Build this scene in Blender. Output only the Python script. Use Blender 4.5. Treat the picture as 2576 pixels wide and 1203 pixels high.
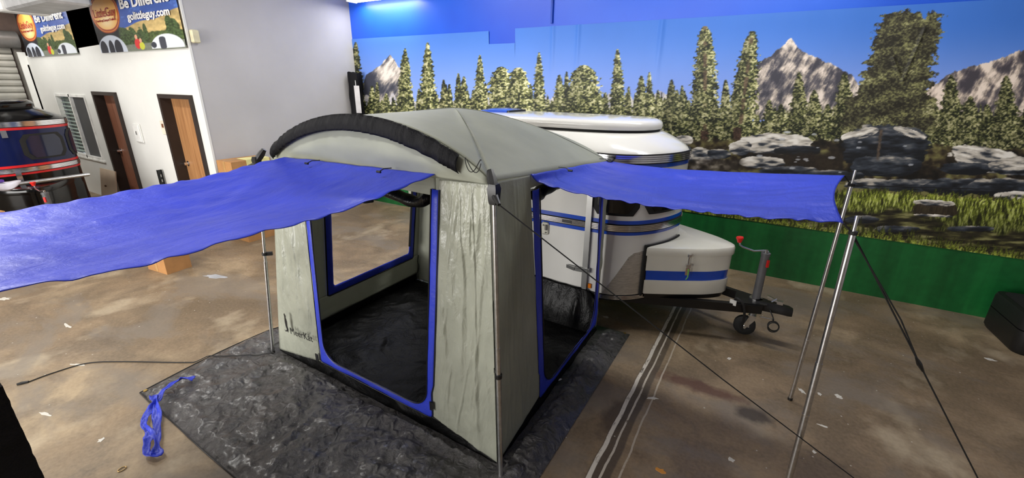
import bpy, math, random
import numpy as np
from mathutils import Vector, Matrix
random.seed(7)
for o in list(bpy.data.objects): bpy.data.objects.remove(o)
scene = bpy.context.scene
COL = scene.collection
PI = math.pi
# ------------------------------------------------------------------ camera
FPX, CAMH = 1096.9, 2.35
PITCH, ROLL, YAW = (math.radians(a) for a in (19.4248, 0.6949, 30.4255))
def cam_axes():
    f = np.array([-math.sin(YAW)*math.cos(PITCH), math.cos(YAW)*math.cos(PITCH), -math.sin(PITCH)])
    r = np.array([math.cos(YAW), math.sin(YAW), 0.0]); u = np.cross(r, f)
    c, s = math.cos(ROLL), math.sin(ROLL)
    return c*r+s*u, -s*r+c*u, f
CR, CU, CF = cam_axes()
cd = bpy.data.cameras.new('camera'); cam = bpy.data.objects.new('camera', cd); COL.objects.link(cam)
cd.sensor_width = 36; cd.lens = 36*FPX/2576; cd.clip_start = 0.02; cd.clip_end = 100
m = Matrix.Identity(4)
for i in range(3): m[i][0], m[i][1], m[i][2] = CR[i], CU[i], -CF[i]
m[2][3] = CAMH
cam.matrix_world = m
scene.camera = cam
# ------------------------------------------------------------------ world, light, exposure
w = bpy.data.worlds.new('world'); scene.world = w; w.use_nodes = True
w.node_tree.nodes['Background'].inputs[0].default_value = (.8, .88, 1, 1)
w.node_tree.nodes['Background'].inputs[1].default_value = 0.6
vs = scene.view_settings
vs.view_transform = 'Standard'; vs.look = 'None'; vs.gamma = 1; vs.exposure = 0.0; vs.use_curve_mapping = False
def area(name, loc, rot, sx, sy, power, col=(1, 1, 1)):
    l = bpy.data.lights.new(name, 'AREA'); l.shape = 'RECTANGLE'; l.size = sx; l.size_y = sy
    l.energy = power; l.color = col
    o = bpy.data.objects.new(name, l); COL.objects.link(o); o.location = loc; o.rotation_euler = rot
    return o
# daylight through the open shutter door of the wall behind the photographer
area('doorway_daylight_offscreen', (-5.3, -5.42, 1.75), (PI/2, 0, 0), 5.6, 3.2, 760, (1, .97, .93))
FIX_POWER = 68
YM, XG, YO = 6.30, -7.30, 3.42           # mural wall, grey wall, office wall

# ------------------------------------------------------------------ helpers
def px(u, v, ax, val):
    """photo pixel -> point where its ray meets the plane axis=val"""
    d = CR*(u-1288)/FPX - CU*(v-601.5)/FPX + CF
    o = np.array([0, 0, CAMH]); t = (val-o[ax])/d[ax]
    return o+d*t
def proj(X, Y, Z):
    dz = Z-CAMH
    a = X*CF[0]+Y*CF[1]+dz*CF[2]
    return (1288+FPX*(X*CR[0]+Y*CR[1]+dz*CR[2])/a, 601.5-FPX*(X*CU[0]+Y*CU[1]+dz*CU[2])/a)
def lin(c):
    out = []
    for x in c:
        x = x/255.
        out.append(x/12.92 if x <= .04045 else ((x+.055)/1.055)**2.4)
    return out
def lina(a):
    a = np.clip(a, 0, 255)/255.
    return np.where(a <= .04045, a/12.92, ((a+.055)/1.055)**2.4)
def hsh(i, j, s):
    n = (i.astype(np.int64)*374761393+j.astype(np.int64)*668265263+s*1442695041) & 0x7fffffff
    n = (n ^ (n >> 13))*1274126177 & 0x7fffffff
    n = (n ^ (n >> 16)) & 0xffff
    return n/65535.
def vn(x, y, s=0):
    x = np.asarray(x, float); y = np.asarray(y, float)
    i = np.floor(x); j = np.floor(y); a = x-i; b = y-j
    a = a*a*(3-2*a); b = b*b*(3-2*b)
    return (hsh(i, j, s)*(1-a)+hsh(i+1, j, s)*a)*(1-b)+(hsh(i, j+1, s)*(1-a)+hsh(i+1, j+1, s)*a)*b
def fbm(x, y, o=4, s=0, g=.5):
    r = 0; amp = 1; t = 0
    for k in range(o):
        r = r+amp*vn(x*2**k, y*2**k, s+k*17); t += amp; amp *= g
    return r/t
def crumple(x, y, fs, slope, s=0):
    z = 0
    for k, f in enumerate(fs): z = z+slope/f*np.abs(2*vn(x*f+1.3*vn(x*f*.7, y*f*.7, s+50+k), y*f+1.3*vn(x*f*.7+9, y*f*.7, s+70+k), s+k)-1)
    return z
def ridge(x, y, o=3, s=0): return 1-np.abs(2*fbm(x, y, o, s)-1)

class NT:
    def __init__(s, name):
        s.m = bpy.data.materials.new(name); s.m.use_nodes = True; s.t = s.m.node_tree
        s.b = s.t.nodes['Principled BSDF']; s.tc = s.n('ShaderNodeTexCoord')
    def n(s, typ, **k):
        n = s.t.nodes.new(typ)
        for a, v in k.items(): setattr(n, a, v)
        return n
    def l(s, a, b): s.t.links.new(a, b)
    def noise(s, scale, detail=4, rough=.55, vec=None, stretch=None, dist=0, typ=None):
        n = s.n('ShaderNodeTexNoise')
        if typ: n.noise_type = typ; n.normalize = True
        n.inputs['Scale'].default_value = scale; n.inputs['Detail'].default_value = detail
        n.inputs['Roughness'].default_value = rough; n.inputs['Distortion'].default_value = dist
        v = vec or s.tc.outputs['Object']
        if stretch:
            mp = s.n('ShaderNodeMapping'); mp.inputs['Scale'].default_value = stretch; s.l(v, mp.inputs[0]); v = mp.outputs[0]
        s.l(v, n.inputs['Vector']); return n.outputs['Fac']
    def ramp(s, fac, stops):
        r = s.n('ShaderNodeValToRGB'); e = r.color_ramp.elements
        while len(e) < len(stops): e.new(.5)
        for k, (p, c) in enumerate(stops):
            e[k].position = p; e[k].color = (*lin(c), 1) if len(c) == 3 else c
        s.l(fac, r.inputs[0]); return r.outputs[0]
    def rampf(s, fac, stops):
        return s.ramp(fac, [(p, (v, v, v, 1)) for p, v in stops])
    def mix(s, fac, a, b, mode='MIX'):
        x = s.n('ShaderNodeMix', data_type='RGBA', blend_type=mode)
        for inp, v in ((x.inputs[0], fac), (x.inputs[6], a), (x.inputs[7], b)):
            if isinstance(v, (int, float)): inp.default_value = v
            elif isinstance(v, tuple): inp.default_value = (*lin(v), 1)
            else: s.l(v, inp)
        return x.outputs[2]
    def math(s, op, a, b=None, c=None):
        x = s.n('ShaderNodeMath', operation=op)
        for k, v in enumerate((a, b, c)):
            if v is None: continue
            if isinstance(v, (int, float)): x.inputs[k].default_value = v
            else: s.l(v, x.inputs[k])
        return x.outputs[0]
    def bump(s, h, strength=.3, dist=.01, prev=None):
        b = s.n('ShaderNodeBump'); b.inputs['Strength'].default_value = strength; b.inputs['Distance'].default_value = dist
        s.l(h, b.inputs['Height'])
        if prev is not None: s.l(prev, b.inputs['Normal'])
        s.l(b.outputs[0], s.b.inputs['Normal']); return b.outputs[0]
MC = {}
def mat(name, col, rough=.5, metal=0., var=.12, vs=4., bump=0., bs=60., dist=.004, spec=.5, coat=0., stretch=None, trans=0.):
    if name in MC: return MC[name]
    k = NT(name); f = k.noise(vs, 4, stretch=stretch)
    d = tuple(max(0, c*(1-var)) for c in col); h = tuple(min(255, c*(1+var*.7)) for c in col)
    k.l(k.ramp(f, [(.3, d), (.7, h)]), k.b.inputs['Base Color'])
    k.b.inputs['Roughness'].default_value = rough; k.b.inputs['Metallic'].default_value = metal
    k.b.inputs['Specular IOR Level'].default_value = spec; k.b.inputs['Coat Weight'].default_value = coat
    k.b.inputs['Coat Roughness'].default_value = .08
    if bump: k.bump(k.noise(bs, 4, stretch=stretch), bump, dist)
    MC[name] = k.m; return k.m
def emis(name, col, st):
    if name in MC: return MC[name]
    k = NT(name); k.b.inputs['Base Color'].default_value = (.9, .9, .9, 1)
    k.b.inputs['Emission Color'].default_value = (*lin(col), 1); k.b.inputs['Emission Strength'].default_value = st
    MC[name] = k.m; return k.m

def link(o, parent=None):
    COL.objects.link(o)
    if parent: o.parent = parent
    return o
def tag(o, label=None, cat=None, group=None, kind=None):
    for k, v in (('label', label), ('category', cat), ('group', group), ('kind', kind)):
        if v: o[k] = v
    return o
def empty(name, loc=(0, 0, 0), rz=0, **k):
    o = bpy.data.objects.new(name, None); link(o); o.empty_display_size = .1
    o.location = loc; o.rotation_euler[2] = rz; return tag(o, **k)
class MB:
    def __init__(s): s.v = []; s.f = []
    def add(s, vs, fs):
        b = len(s.v); s.v += [tuple(float(c) for c in p) for p in vs]; s.f += [tuple(i+b for i in f) for f in fs]; return s
    def box(s, c, d, rz=0, bev=0., rot=None):
        x, y, z = d[0]/2, d[1]/2, d[2]/2
        M = rot if rot is not None else Matrix.Rotation(rz, 3, 'Z')
        if bev <= 0:
            P = [(sx*x, sy*y, sz*z) for sz in (-1, 1) for sx, sy in ((-1, -1), (1, -1), (1, 1), (-1, 1))]
            F = [(3, 2, 1, 0), (4, 5, 6, 7), (0, 1, 5, 4), (1, 2, 6, 5), (2, 3, 7, 6), (3, 0, 4, 7)]
        else:   # chamfered on all edges: three rings per end
            P = []; F = []
            lev = [(-z, bev), (-z+bev, 0), (z-bev, 0), (z, bev)]
            for zz, ins in lev:
                a, b = x-ins, y-ins; e = bev
                P += [(-a, -b+e, zz), (-a+e, -b, zz), (a-e, -b, zz), (a, -b+e, zz), (a, b-e, zz), (a-e, b, zz), (-a+e, b, zz), (-a, b-e, zz)]
            F.append(tuple(range(7, -1, -1))); F.append(tuple(range(24, 32)))
            for l in range(3):
                for k in range(8): F.append((l*8+k, l*8+(k+1) % 8, (l+1)*8+(k+1) % 8, (l+1)*8+k))
        return s.add([M @ Vector(p)+Vector(c) for p in P], F)
    def tube(s, path, r, n=10, cap=True, flat=1.):
        P = [Vector(p) for p in path]; R = r if isinstance(r, (list, tuple)) else [r]*len(P)
        V = []; F = []; up = None
        for i, p in enumerate(P):
            t = (P[min(i+1, len(P)-1)]-P[max(i-1, 0)]).normalized()
            if up is None: up = Vector((0, 0, 1)) if abs(t.z) < .9 else Vector((1, 0, 0))
            a = t.cross(up).normalized(); b = a.cross(t).normalized(); up = b
            for k in range(n):
                th = 2*PI*k/n; V.append(p+a*math.cos(th)*R[i]+b*math.sin(th)*R[i]*flat)
        for i in range(len(P)-1):
            for k in range(n): F.append((i*n+k, i*n+(k+1) % n, (i+1)*n+(k+1) % n, (i+1)*n+k))
        if cap: F.append(tuple(range(n-1, -1, -1))); F.append(tuple((len(P)-1)*n+k for k in range(n)))
        return s.add(V, F)
    def prism(s, poly, h0, h1, ax=2):
        n = len(poly)
        def pt(p, h): return (p[0], p[1], h) if ax == 2 else ((p[0], h, p[1]) if ax == 1 else (h, p[0], p[1]))
        V = [pt(p, h0) for p in poly]+[pt(p, h1) for p in poly]
        F = [tuple(range(n-1, -1, -1)), tuple(range(n, 2*n))]+[(k, (k+1) % n, n+(k+1) % n, n+k) for k in range(n)]
        return s.add(V, F)
    def loft(s, rings, closed=True, cap=(True, True)):
        n = len(rings[0]); V = [p for r in rings for p in r]; F = []
        for i in range(len(rings)-1):
            for k in range(n if closed else n-1): F.append((i*n+k, i*n+(k+1) % n, (i+1)*n+(k+1) % n, (i+1)*n+k))
        if cap[0]: F.append(tuple(range(n-1, -1, -1)))
        if cap[1]: F.append(tuple((len(rings)-1)*n+k for k in range(n)))
        return s.add(V, F)
    def build(s, name, m, parent=None, smooth=False, **k):
        me = bpy.data.meshes.new(name); me.from_pydata(s.v, [], s.f); me.materials.append(m)
        me.validate()
        if smooth:
            me.polygons.foreach_set('use_smooth', [True]*len(me.polygons)); me.set_sharp_from_angle(angle=math.radians(40))
        import bmesh
        b = bmesh.new(); b.from_mesh(me); bmesh.ops.recalc_face_normals(b, faces=b.faces); b.to_mesh(me); b.free()
        me.update()
        o = bpy.data.objects.new(name, me); link(o, parent); return tag(o, **k)
def sheet(name, P, m, parent=None, thick=.003, **k):
    """fabric sheet from an (n, m, 3) array of points, smooth shaded, given real thickness"""
    P = np.asarray(P, float); n, q = P.shape[:2]
    idx = np.arange(n*q).reshape(n, q)
    F = np.stack([idx[:-1, :-1], idx[1:, :-1], idx[1:, 1:], idx[:-1, 1:]], -1).reshape(-1, 4)
    me = bpy.data.meshes.new(name); me.from_pydata(P.reshape(-1, 3).tolist(), [], F.tolist()); me.materials.append(m)
    me.polygons.foreach_set('use_smooth', [True]*len(me.polygons))
    o = bpy.data.objects.new(name, me); link(o, parent)
    if thick:
        md = o.modifiers.new('thickness', 'SOLIDIFY'); md.thickness = thick; md.offset = 0
    return tag(o, **k)
def lerp(a, b, t): return a+(b-a)*t
def bil(p00, p10, p01, p11, nu, nv, disp=None, nrm=None):
    """bilinear patch: u along p00->p10, v along p00->p01"""
    p00, p10, p01, p11 = (np.array(p, float) for p in (p00, p10, p01, p11))
    u = np.linspace(0, 1, nu)[:, None, None]; v = np.linspace(0, 1, nv)[None, :, None]
    P = p00*(1-u)*(1-v)+p10*u*(1-v)+p01*(1-u)*v+p11*u*v
    if disp is not None:
        if nrm is None:
            nrm = np.cross(p10-p00, p01-p00); nrm = nrm/np.linalg.norm(nrm)
        P = P+disp(u[..., 0]+0*v[..., 0], v[..., 0]+0*u[..., 0])[..., None]*np.array(nrm)
    return P
def crom(pts, n):
    pts = [np.array(p, float) for p in pts]; Q = [2*pts[0]-pts[1]]+pts+[2*pts[-1]-pts[-2]]; out = []
    seg = len(pts)-1
    for i in range(n):
        t = i/(n-1)*seg; k = min(int(t), seg-1); t -= k; a, b, c, d = Q[k:k+4]
        out.append(.5*(2*b+(c-a)*t+(2*a-5*b+4*c-d)*t*t+(3*b-a-3*c+d)*t**3))
    return out
def resample(pts, n):
    P = np.array(pts, float); d = np.r_[0, np.cumsum(np.linalg.norm(np.diff(P, axis=0), axis=1))]
    t = np.linspace(0, d[-1], n)
    return np.stack([np.interp(t, d, P[:, k]) for k in range(P.shape[1])], -1)
def text(name, body, size, m, M, parent=None, ext=.001, shear=0., bold=0., sx=1., **k):
    c = bpy.data.curves.new(name, 'FONT'); c.body = body; c.size = size; c.extrude = ext; c.shear = shear; c.offset = bold; c.resolution_u = 3
    t = bpy.data.objects.new(name+'_curve', c); COL.objects.link(t)
    bpy.context.view_layer.update()
    me = bpy.data.meshes.new_from_object(t.evaluated_get(bpy.context.evaluated_depsgraph_get()))
    bpy.data.objects.remove(t); me.name = name; me.transform(Matrix.Diagonal((sx, 1, 1, 1))); me.transform(M)
    me.materials.clear(); me.materials.append(m)
    o = bpy.data.objects.new(name, me); link(o, parent); return tag(o, **k)
def frame_m(o, x, y):
    """matrix whose x,y axes lie along the given directions"""
    x = Vector(x).normalized(); y = Vector(y).normalized(); z = x.cross(y).normalized()
    M = Matrix.Identity(4)
    for i in range(3): M[i][0], M[i][1], M[i][2], M[i][3] = x[i], y[i], z[i], o[i]
    return M

# ------------------------------------------------------------------ materials
M_alu = mat('aluminium', (205, 205, 205), .28, 1., .08, 30, .05, 200)
M_chrome = mat('chrome', (225, 225, 228), .15, 1., .03)
M_white = mat('white_gelcoat', (226, 225, 220), .18, 0, .015, 2, coat=.6)
M_bluep = mat('blue_stripe_paint', (12, 72, 190), .2, 0, .03, coat=.5)
M_black = mat('black_plastic', (20, 20, 21), .4, 0, .15)
M_rubber = mat('black_rubber', (17, 17, 17), .7, 0, .2)
M_steel = mat('black_painted_steel', (14, 14, 15), .35, 0, .2, 12)
M_red = mat('red_plastic', (215, 32, 25), .4)
M_cord = mat('black_cord', (22, 22, 22), .75, 0, .2, 40)
M_card = mat('cardboard', (176, 128, 78), .8, 0, .06, 8, .1, 90)
M_wall_white = mat('white_wall_paint', (226, 226, 222), .55, 0, .02, 1.2, .03, 40)
M_wall_grey = mat('grey_wall_paint', (186, 184, 184), .6, 0, .03, 1.2, .04, 40)
M_dark = mat('loft_boarding', (92, 84, 78), .8, 0, .15)

# ------------------------------------------------------------------ room shell
def floor_mat():
    k = NT('concrete_floor'); tc = k.tc.outputs['Object']
    sx = k.n('ShaderNodeSeparateXYZ'); k.l(tc, sx.inputs[0]); X, Y = sx.outputs[0], sx.outputs[1]
    big = k.noise(.55, 5, .6, dist=.6); mid = k.noise(2.2, 6, .62, dist=.4); fine = k.noise(38, 4, .6)
    smear = k.noise(1.6, 5, .6, stretch=(1, 2.4, 1))
    c = k.ramp(big, [(.34, (96, 80, 60)), (.5, (138, 116, 89)), (.66, (180, 159, 127))])
    c = k.mix(k.rampf(mid, [(.4, .8), (.6, 0)]), c, (100, 84, 64))
    c = k.mix(k.rampf(smear, [(.56, 0), (.72, .55)]), c, (72, 58, 45))
    c = k.mix(k.rampf(k.noise(.9, 4, .6, stretch=(1.3, 1, 1)), [(.56, 0), (.66, .6)]), c, (196, 180, 152))
    c = k.mix(.28, c, k.ramp(fine, [(.3, (92, 78, 60)), (.7, (160, 142, 116))]))
    c = k.mix(k.rampf(k.noise(.8, 5, .62, stretch=(1, 1.8, 1), dist=.5), [(.5, 0), (.6, .6)]), c, (122, 113, 102))
    # oil spots
    def spot(x, y, rx, ry, col, a, base):
        dx = k.math('DIVIDE', k.math('SUBTRACT', X, x), rx); dy = k.math('DIVIDE', k.math('SUBTRACT', Y, y), ry)
        d = k.math('SQRT', k.math('ADD', k.math('MULTIPLY', dx, dx), k.math('MULTIPLY', dy, dy)))
        d = k.math('ADD', d, k.math('MULTIPLY', k.math('SUBTRACT', k.noise(9, 4), .5), 1.1))
        return k.mix(k.rampf(d, [(.45, a), (1.0, 0)]), base, col)
    for (u, v, rx, ry, col, a) in ((1895, 1045, .16, .12, (48, 38, 30), .85), (1750, 970, .45, .1, (84, 50, 38), .8), (1545, 1050, .1, .3, (60, 48, 38), .7)):
        p = px(u, v, 2, 0); c = spot(p[0], p[1], rx, ry, col, a, c)
    # worn double stripe of white paint along Y with a dark joint between
    wob = k.math('MULTIPLY', k.math('SUBTRACT', k.noise(3, 3), .5), .03)
    wear = k.rampf(k.noise(6, 6, .75, stretch=(3, 1, 1)), [(.36, 0), (.44, 1)])
    Xw = k.math('ADD', X, wob)
    def line(x0, wd, col, a, base, worn=True):
        d = k.math('ABSOLUTE', k.math('SUBTRACT', Xw, x0))
        f = k.rampf(k.math('DIVIDE', d, wd), [(.85, a), (1.0, 0)])
        if worn: f = k.mix(1., f, wear, 'MULTIPLY')
        return k.mix(f, base, col)
    c = line(-.585, .075, (58, 50, 43), .7, c, False)
    c = line(-.635, .016, (212, 205, 192), .95, c)
    c = line(-.572, .008, (205, 196, 180), .8, c)
    c = line(-.47, .007, (205, 196, 180), .5, c)
    # fine white specks of dropped paint
    vo = k.n('ShaderNodeTexVoronoi'); vo.inputs['Scale'].default_value = 9; k.l(tc, vo.inputs['Vector'])
    sp = k.math('ADD', vo.outputs['Distance'], k.math('MULTIPLY', k.noise(30, 2), .1))
    c = k.mix(k.rampf(sp, [(.085, .75), (.105, 0)]), c, (205, 200, 188))
    k.l(c, k.b.inputs['Base Color'])
    k.l(k.rampf(mid, [(.3, .42), (.7, .62)]), k.b.inputs['Roughness'])
    k.bump(fine, .12, .003)
    return k.m
fl = MB().box((-4.7, .4, -.05), (19.8, 11.9, .1)).build('floor', floor_mat(), kind='structure', label='stained bare concrete workshop floor')
M_splotch = mat('dried_white_paint', (206, 202, 192), .6, 0, .05, 30)
def blob(n, r, s, sx=1, sy=1, rz=0):
    out = []
    for k in range(n):
        a = 2*PI*k/n; rr = r*(.6+.8*hsh(np.array(k), np.array(s), 3)); x, y = math.cos(a)*rr*sx, math.sin(a)*rr*sy
        out.append((x*math.cos(rz)-y*math.sin(rz), x*math.sin(rz)+y*math.cos(rz)))
    return out
def splotch(u, v, r, s, m, sx=1., sy=1., rz=0., name='paint_splotch'):
    p = px(u, v, 2, 0)
    o = MB().prism([(p[0]+a, p[1]+b) for a, b in blob(14, r, s, sx, sy, rz)], 0.0, .0015).build(name, m, fl); return o
for k, (u, v, r, sx, sy, rz) in enumerate([(1642, 1002, .03, 1.6, .6, .5), (1525, 798, .025, 1.5, .7, 0), (2110, 998, .03, 1, .8, 1), (2062, 992, .02, 1, 1, 0), (2018, 985, .025, .6, 1.4, .6),
        (1522, 905, .02, 1, .5, 0), (1835, 903, .016, 1, 1, 0), (1555, 835, .015, 1, 1, 0), (2492, 905, .03, 1.2, .8, 0), (2070, 1072, .02, 1.5, .5, 0), (1840, 1157, .018, 1, 1, .4), (2048, 1137, .014, 1, 1, 0),
        (12, 752, .05, 1.2, .6, .3), (195, 918, .04, 1.4, .4, .4), (115, 1042, .04, 1.5, .3, .2), (255, 1107, .02, 1, 1, 0), (170, 820, .05, 1.5, .3, 0)]):
    splotch(u, v, r, k, M_splotch, sx, sy, rz)
splotch(543, 696, .16, 41, mat('grey_tape', (170, 172, 176), .5), 1.3, .3, .35, 'tape_patch')
splotch(1662, 1185, .024, 44, mat('orange_paint_drop', (205, 140, 60), .6), 1.2, .9, .2)

def wall_mural_mat():
    k = NT('blue_over_green_wall_paint'); sx = k.n('ShaderNodeSeparateXYZ'); k.l(k.tc.outputs['Object'], sx.inputs[0])
    st = k.noise(1.0, 4, .6, stretch=(3.2, 1, .25)); fi = k.noise(14, 3)
    green = k.ramp(st, [(.35, (8, 70, 30)), (.52, (14, 88, 40)), (.7, (28, 110, 52))])
    green = k.mix(.15, green, k.ramp(fi, [(.3, (5, 60, 25)), (.7, (35, 120, 60))]))
    blue = k.ramp(k.noise(.5, 3), [(.3, (20, 74, 200)), (.7, (30, 98, 222))])
    f = k.math('GREATER_THAN', sx.outputs[2], .76)
    k.l(k.mix(f, green, blue), k.b.inputs['Base Color']); k.b.inputs['Roughness'].default_value = .38
    k.bump(k.noise(25, 4), .05, .003)
    return k.m
wb = MB().box((-1.15, YM+.1, 2.2), (12.3, .2, 4.4)).build('wall_back', wall_mural_mat(), kind='structure', label='long shop wall painted blue above and green below')
MB().box((XG-.025, (YO+YM)/2+.015, 2.2), (.05, YM-YO-.03, 4.4)).build('wall_left', M_wall_grey, kind='structure', label='plain pale grey wall meeting the mural wall')
MB().box((5.1, .4, 2.2), (.2, 12, 4.4)).build('wall_right', M_wall_grey, kind='structure')
# rear wall with the open shutter doorway
rw = MB()
rw.box((-11.4, -5.5, 2.2), (6.4, .2, 4.4)); rw.box((1.4, -5.5, 2.2), (7.6, .2, 4.4)); rw.box((-5.3, -5.5, 3.95), (5.8, .2, .9))
rw.build('wall_rear', M_wall_grey, kind='structure')
MB().box((-4.7, .4, 4.45), (20, 12, .1)).build('ceiling', mat('ceiling_board', (196, 194, 190), .8), kind='structure')

# office front wall with openings, made of plain pieces around the holes
D = []          # door openings: x0, x1, ztop
for (a, b) in (((234.7, 230.4), (292.6, 232)), ((401, 237), (484, 239))):
    p, q2 = px(*a, 1, YO), px(*b, 1, YO); D.append((p[0], q2[0], (p[2]+q2[2])/2))
WN = (px(138, 236, 1, YO)[0], px(213, 238, 1, YO)[0], px(250, 402, 1, YO)[2], px(175, 237, 1, YO)[2])
ow = MB(); top = 2.83; xe = -14.3
def seg(x0, x1, z0, z1): ow.box(((x0+x1)/2, YO+.08, (z0+z1)/2), (x1-x0, .16, z1-z0))
seg(xe, WN[0], 0, top); seg(WN[0], WN[1], 0, WN[2]); seg(WN[0], WN[1], WN[3], top); seg(WN[1], D[0][0], 0, top)
seg(D[0][0], D[0][1], D[0][2], top); seg(D[0][1], D[1][0], 0, top); seg(D[1][0], D[1][1], D[1][2], top); seg(D[1][1], XG-.05, 0, top)
ow.prism([(-11.25, top), (-9.95, top), (-10.25, 2.93), (-11.25, 2.9)], YO, YO+.16, 1)
ow.build('wall_office', M_wall_white, kind='structure', label='white office wall with two wooden doors and a window')
MB().box((XG-.0225, YO+.015, 2.2), (.053, .03, 4.4)).build('trim_2', M_wall_white, kind='structure')
# dark loft over the office
lo = MB(); lo.box((-15.56, 6.9, 3.6), (16.3, .1, 1.6)); lo.box((-15.56, 5.25, 2.75), (16.3, 3.3, .1)); lo.box((-15.56, 5.25, 4.35), (16.3, 3.3, .08)); lo.box((-23.6, 5.25, 3.6), (.1, 3.3, 1.6)); lo.box((-7.42, 5.25, 3.6), (.08, 3.3, 1.6)); lo.box((-19.1, 3.66, 3.6), (9.0, .08, 1.6)); lo.build('wall_loft', M_dark, kind='structure')
M_wood = None
def wood_mat(name, a, b):
    k = NT(name); g = k.noise(3, 5, .6, stretch=(9, 9, .5), dist=.3)
    k.l(k.ramp(g, [(.3, a), (.7, b)]), k.b.inputs['Base Color']); k.b.inputs['Roughness'].default_value = .38; return k.m
M_frame = mat('dark_bronze_frame', (46, 36, 32), .5)
for n_, (x0, x1, zt) in enumerate(D):
    wm = wood_mat('veneer_door_%d' % n_, *(((132, 84, 64), (164, 112, 88)), ((150, 104, 66), (186, 138, 92)))[n_])
    d = empty('door_%d' % (n_+1), ((x0+x1)/2, YO, 0), kind='structure', label=('red-brown veneer door with small plates on it', 'light brown veneer door next to the grey wall')[n_])
    W = x1-x0
    f = MB()
    f.box((-W/2+.03, .06, zt/2), (.06, .2, zt)); f.box((W/2-.03, .06, zt/2), (.06, .2, zt)); f.box((0, .06, zt-.03), (W-.12, .2, .06))
    f.build('door_frame', M_frame, d)
    lf = MB().box((0, .14, (zt-.06)/2), (W-.12, .045, zt-.06)).build('door_leaf', wm, d)
    h = MB(); hx = -W/2+.14
    h.tube([(hx, .12, 1.05), (hx, .05, 1.05)], .025, 10); h.tube([(hx+.01, .06, 1.05), (hx-.05, .055, 1.05), (hx-.12, .06, 1.045)], .013, 8)
    h.tube([(hx, .119, 1.05), (hx, .11, 1.05)], .045, 14)
    h.build('door_handle', M_chrome, lf, True)
    if n_ == 0:
        MB().box((.12, .115, 1.62), (.2, .008, .1)).build('name_plate', mat('brushed_plate', (160, 150, 140), .4, .6), lf)
        MB().box((.12, .115, 1.74), (.17, .006, .09)).build('paper_notice', mat('white_paper', (235, 235, 235), .7), lf)
    else:
        MB().box((W/2-.1, .11, zt-.16), (.03, .04, .22)).build('door_closer', M_chrome, d)
# office window: blind behind the left pane, insect screen over the right
wd = empty('window_1', ((WN[0]+WN[1])/2, YO, WN[2]), kind='structure', label='white sliding office window with blind and dark screen')
ww, wh = WN[1]-WN[0], WN[3]-WN[2]
M_wf = mat('white_window_frame', (236, 236, 232), .4)
f = MB()
for x in (-ww/2+.025, 0, ww/2-.025): f.box((x, .02, wh/2), (.05, .08, wh))
for z in (.025, wh-.025): f.box((0, .02, z), (ww-.1, .08, .05))
f.box((0, -.015, -.015), (ww+.12, .03, .03))
f.build('window_frame', M_wf, wd)
bl = MB().box((-ww/4, .1, wh/2), (ww/2-.1, .01, wh-.1)).build('window_pane', mat('green_tinted_pane', (112, 128, 122), .2), wd)
M_blind = mat('blind_slat', (150, 165, 158), .6)
for k in range(15):
    MB().box((-ww/4, .06, .1+k*(wh-.2)/14), (ww/2-.1, .035, .012), rot=Matrix.Rotation(.6, 3, 'X')).build('blind_slat', M_blind, wd)
MB().box((ww/4, .03, wh/2), (ww/2-.1, .01, wh-.1)).build('insect_screen', mat('dark_screen', (62, 64, 68), .5, 0, .1, 3), wd)

# ------------------------------------------------------------------ shutter door beyond the office
xr = -14.4
MB().box((xr-.15, -.9, 2.2), (.2, 9.4, 4.4)).build('wall_far_left', mat('brown_wall', (104, 86, 78), .7), kind='structure')
rd = empty('door_3', (xr, .5, 0), kind='structure', label='grey steel roller shutter door with drum')
M_slat = mat('shutter_slat', (178, 176, 168), .4, .3, .06, 3)
slat = None
for k in range(23):
    sl = MB()
    sl.prism([(-.02, 0), (.012, .02), (.022, .065), (.012, .11), (-.02, .127)], -2.75, 2.75, 1)
    if slat is None: slat = sl.build('shutter_slat', M_slat, rd)
    else:
        c = slat.copy(); link(c, rd); slat_c = c
        c.location.z = k*.13
MB().tube([(0.1, -2.8, 3.14), (0.1, 2.88, 3.14)], .17, 20).build('shutter_drum', mat('drum_steel', (120, 118, 116), .45, .4), rd, True)
g = MB(); g.box((.06, 2.83, 1.5), (.1, .12, 3.0)); g.box((.06, -2.83, 1.5), (.1, .12, 3.0)); g.build('guide_rail', mat('galvanised_rail', (112, 108, 102), .5, .4), rd)
MB().box((.12, 2.92, 1.4), (.06, .05, 2.5)).build('edge_strip', mat('cream_strip', (216, 205, 160), .5), rd)
MB().box((-14.32, YO-.06, 1.45), (.14, .12, 2.9)).build('trim_1', M_wall_white, kind='structure')

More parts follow.
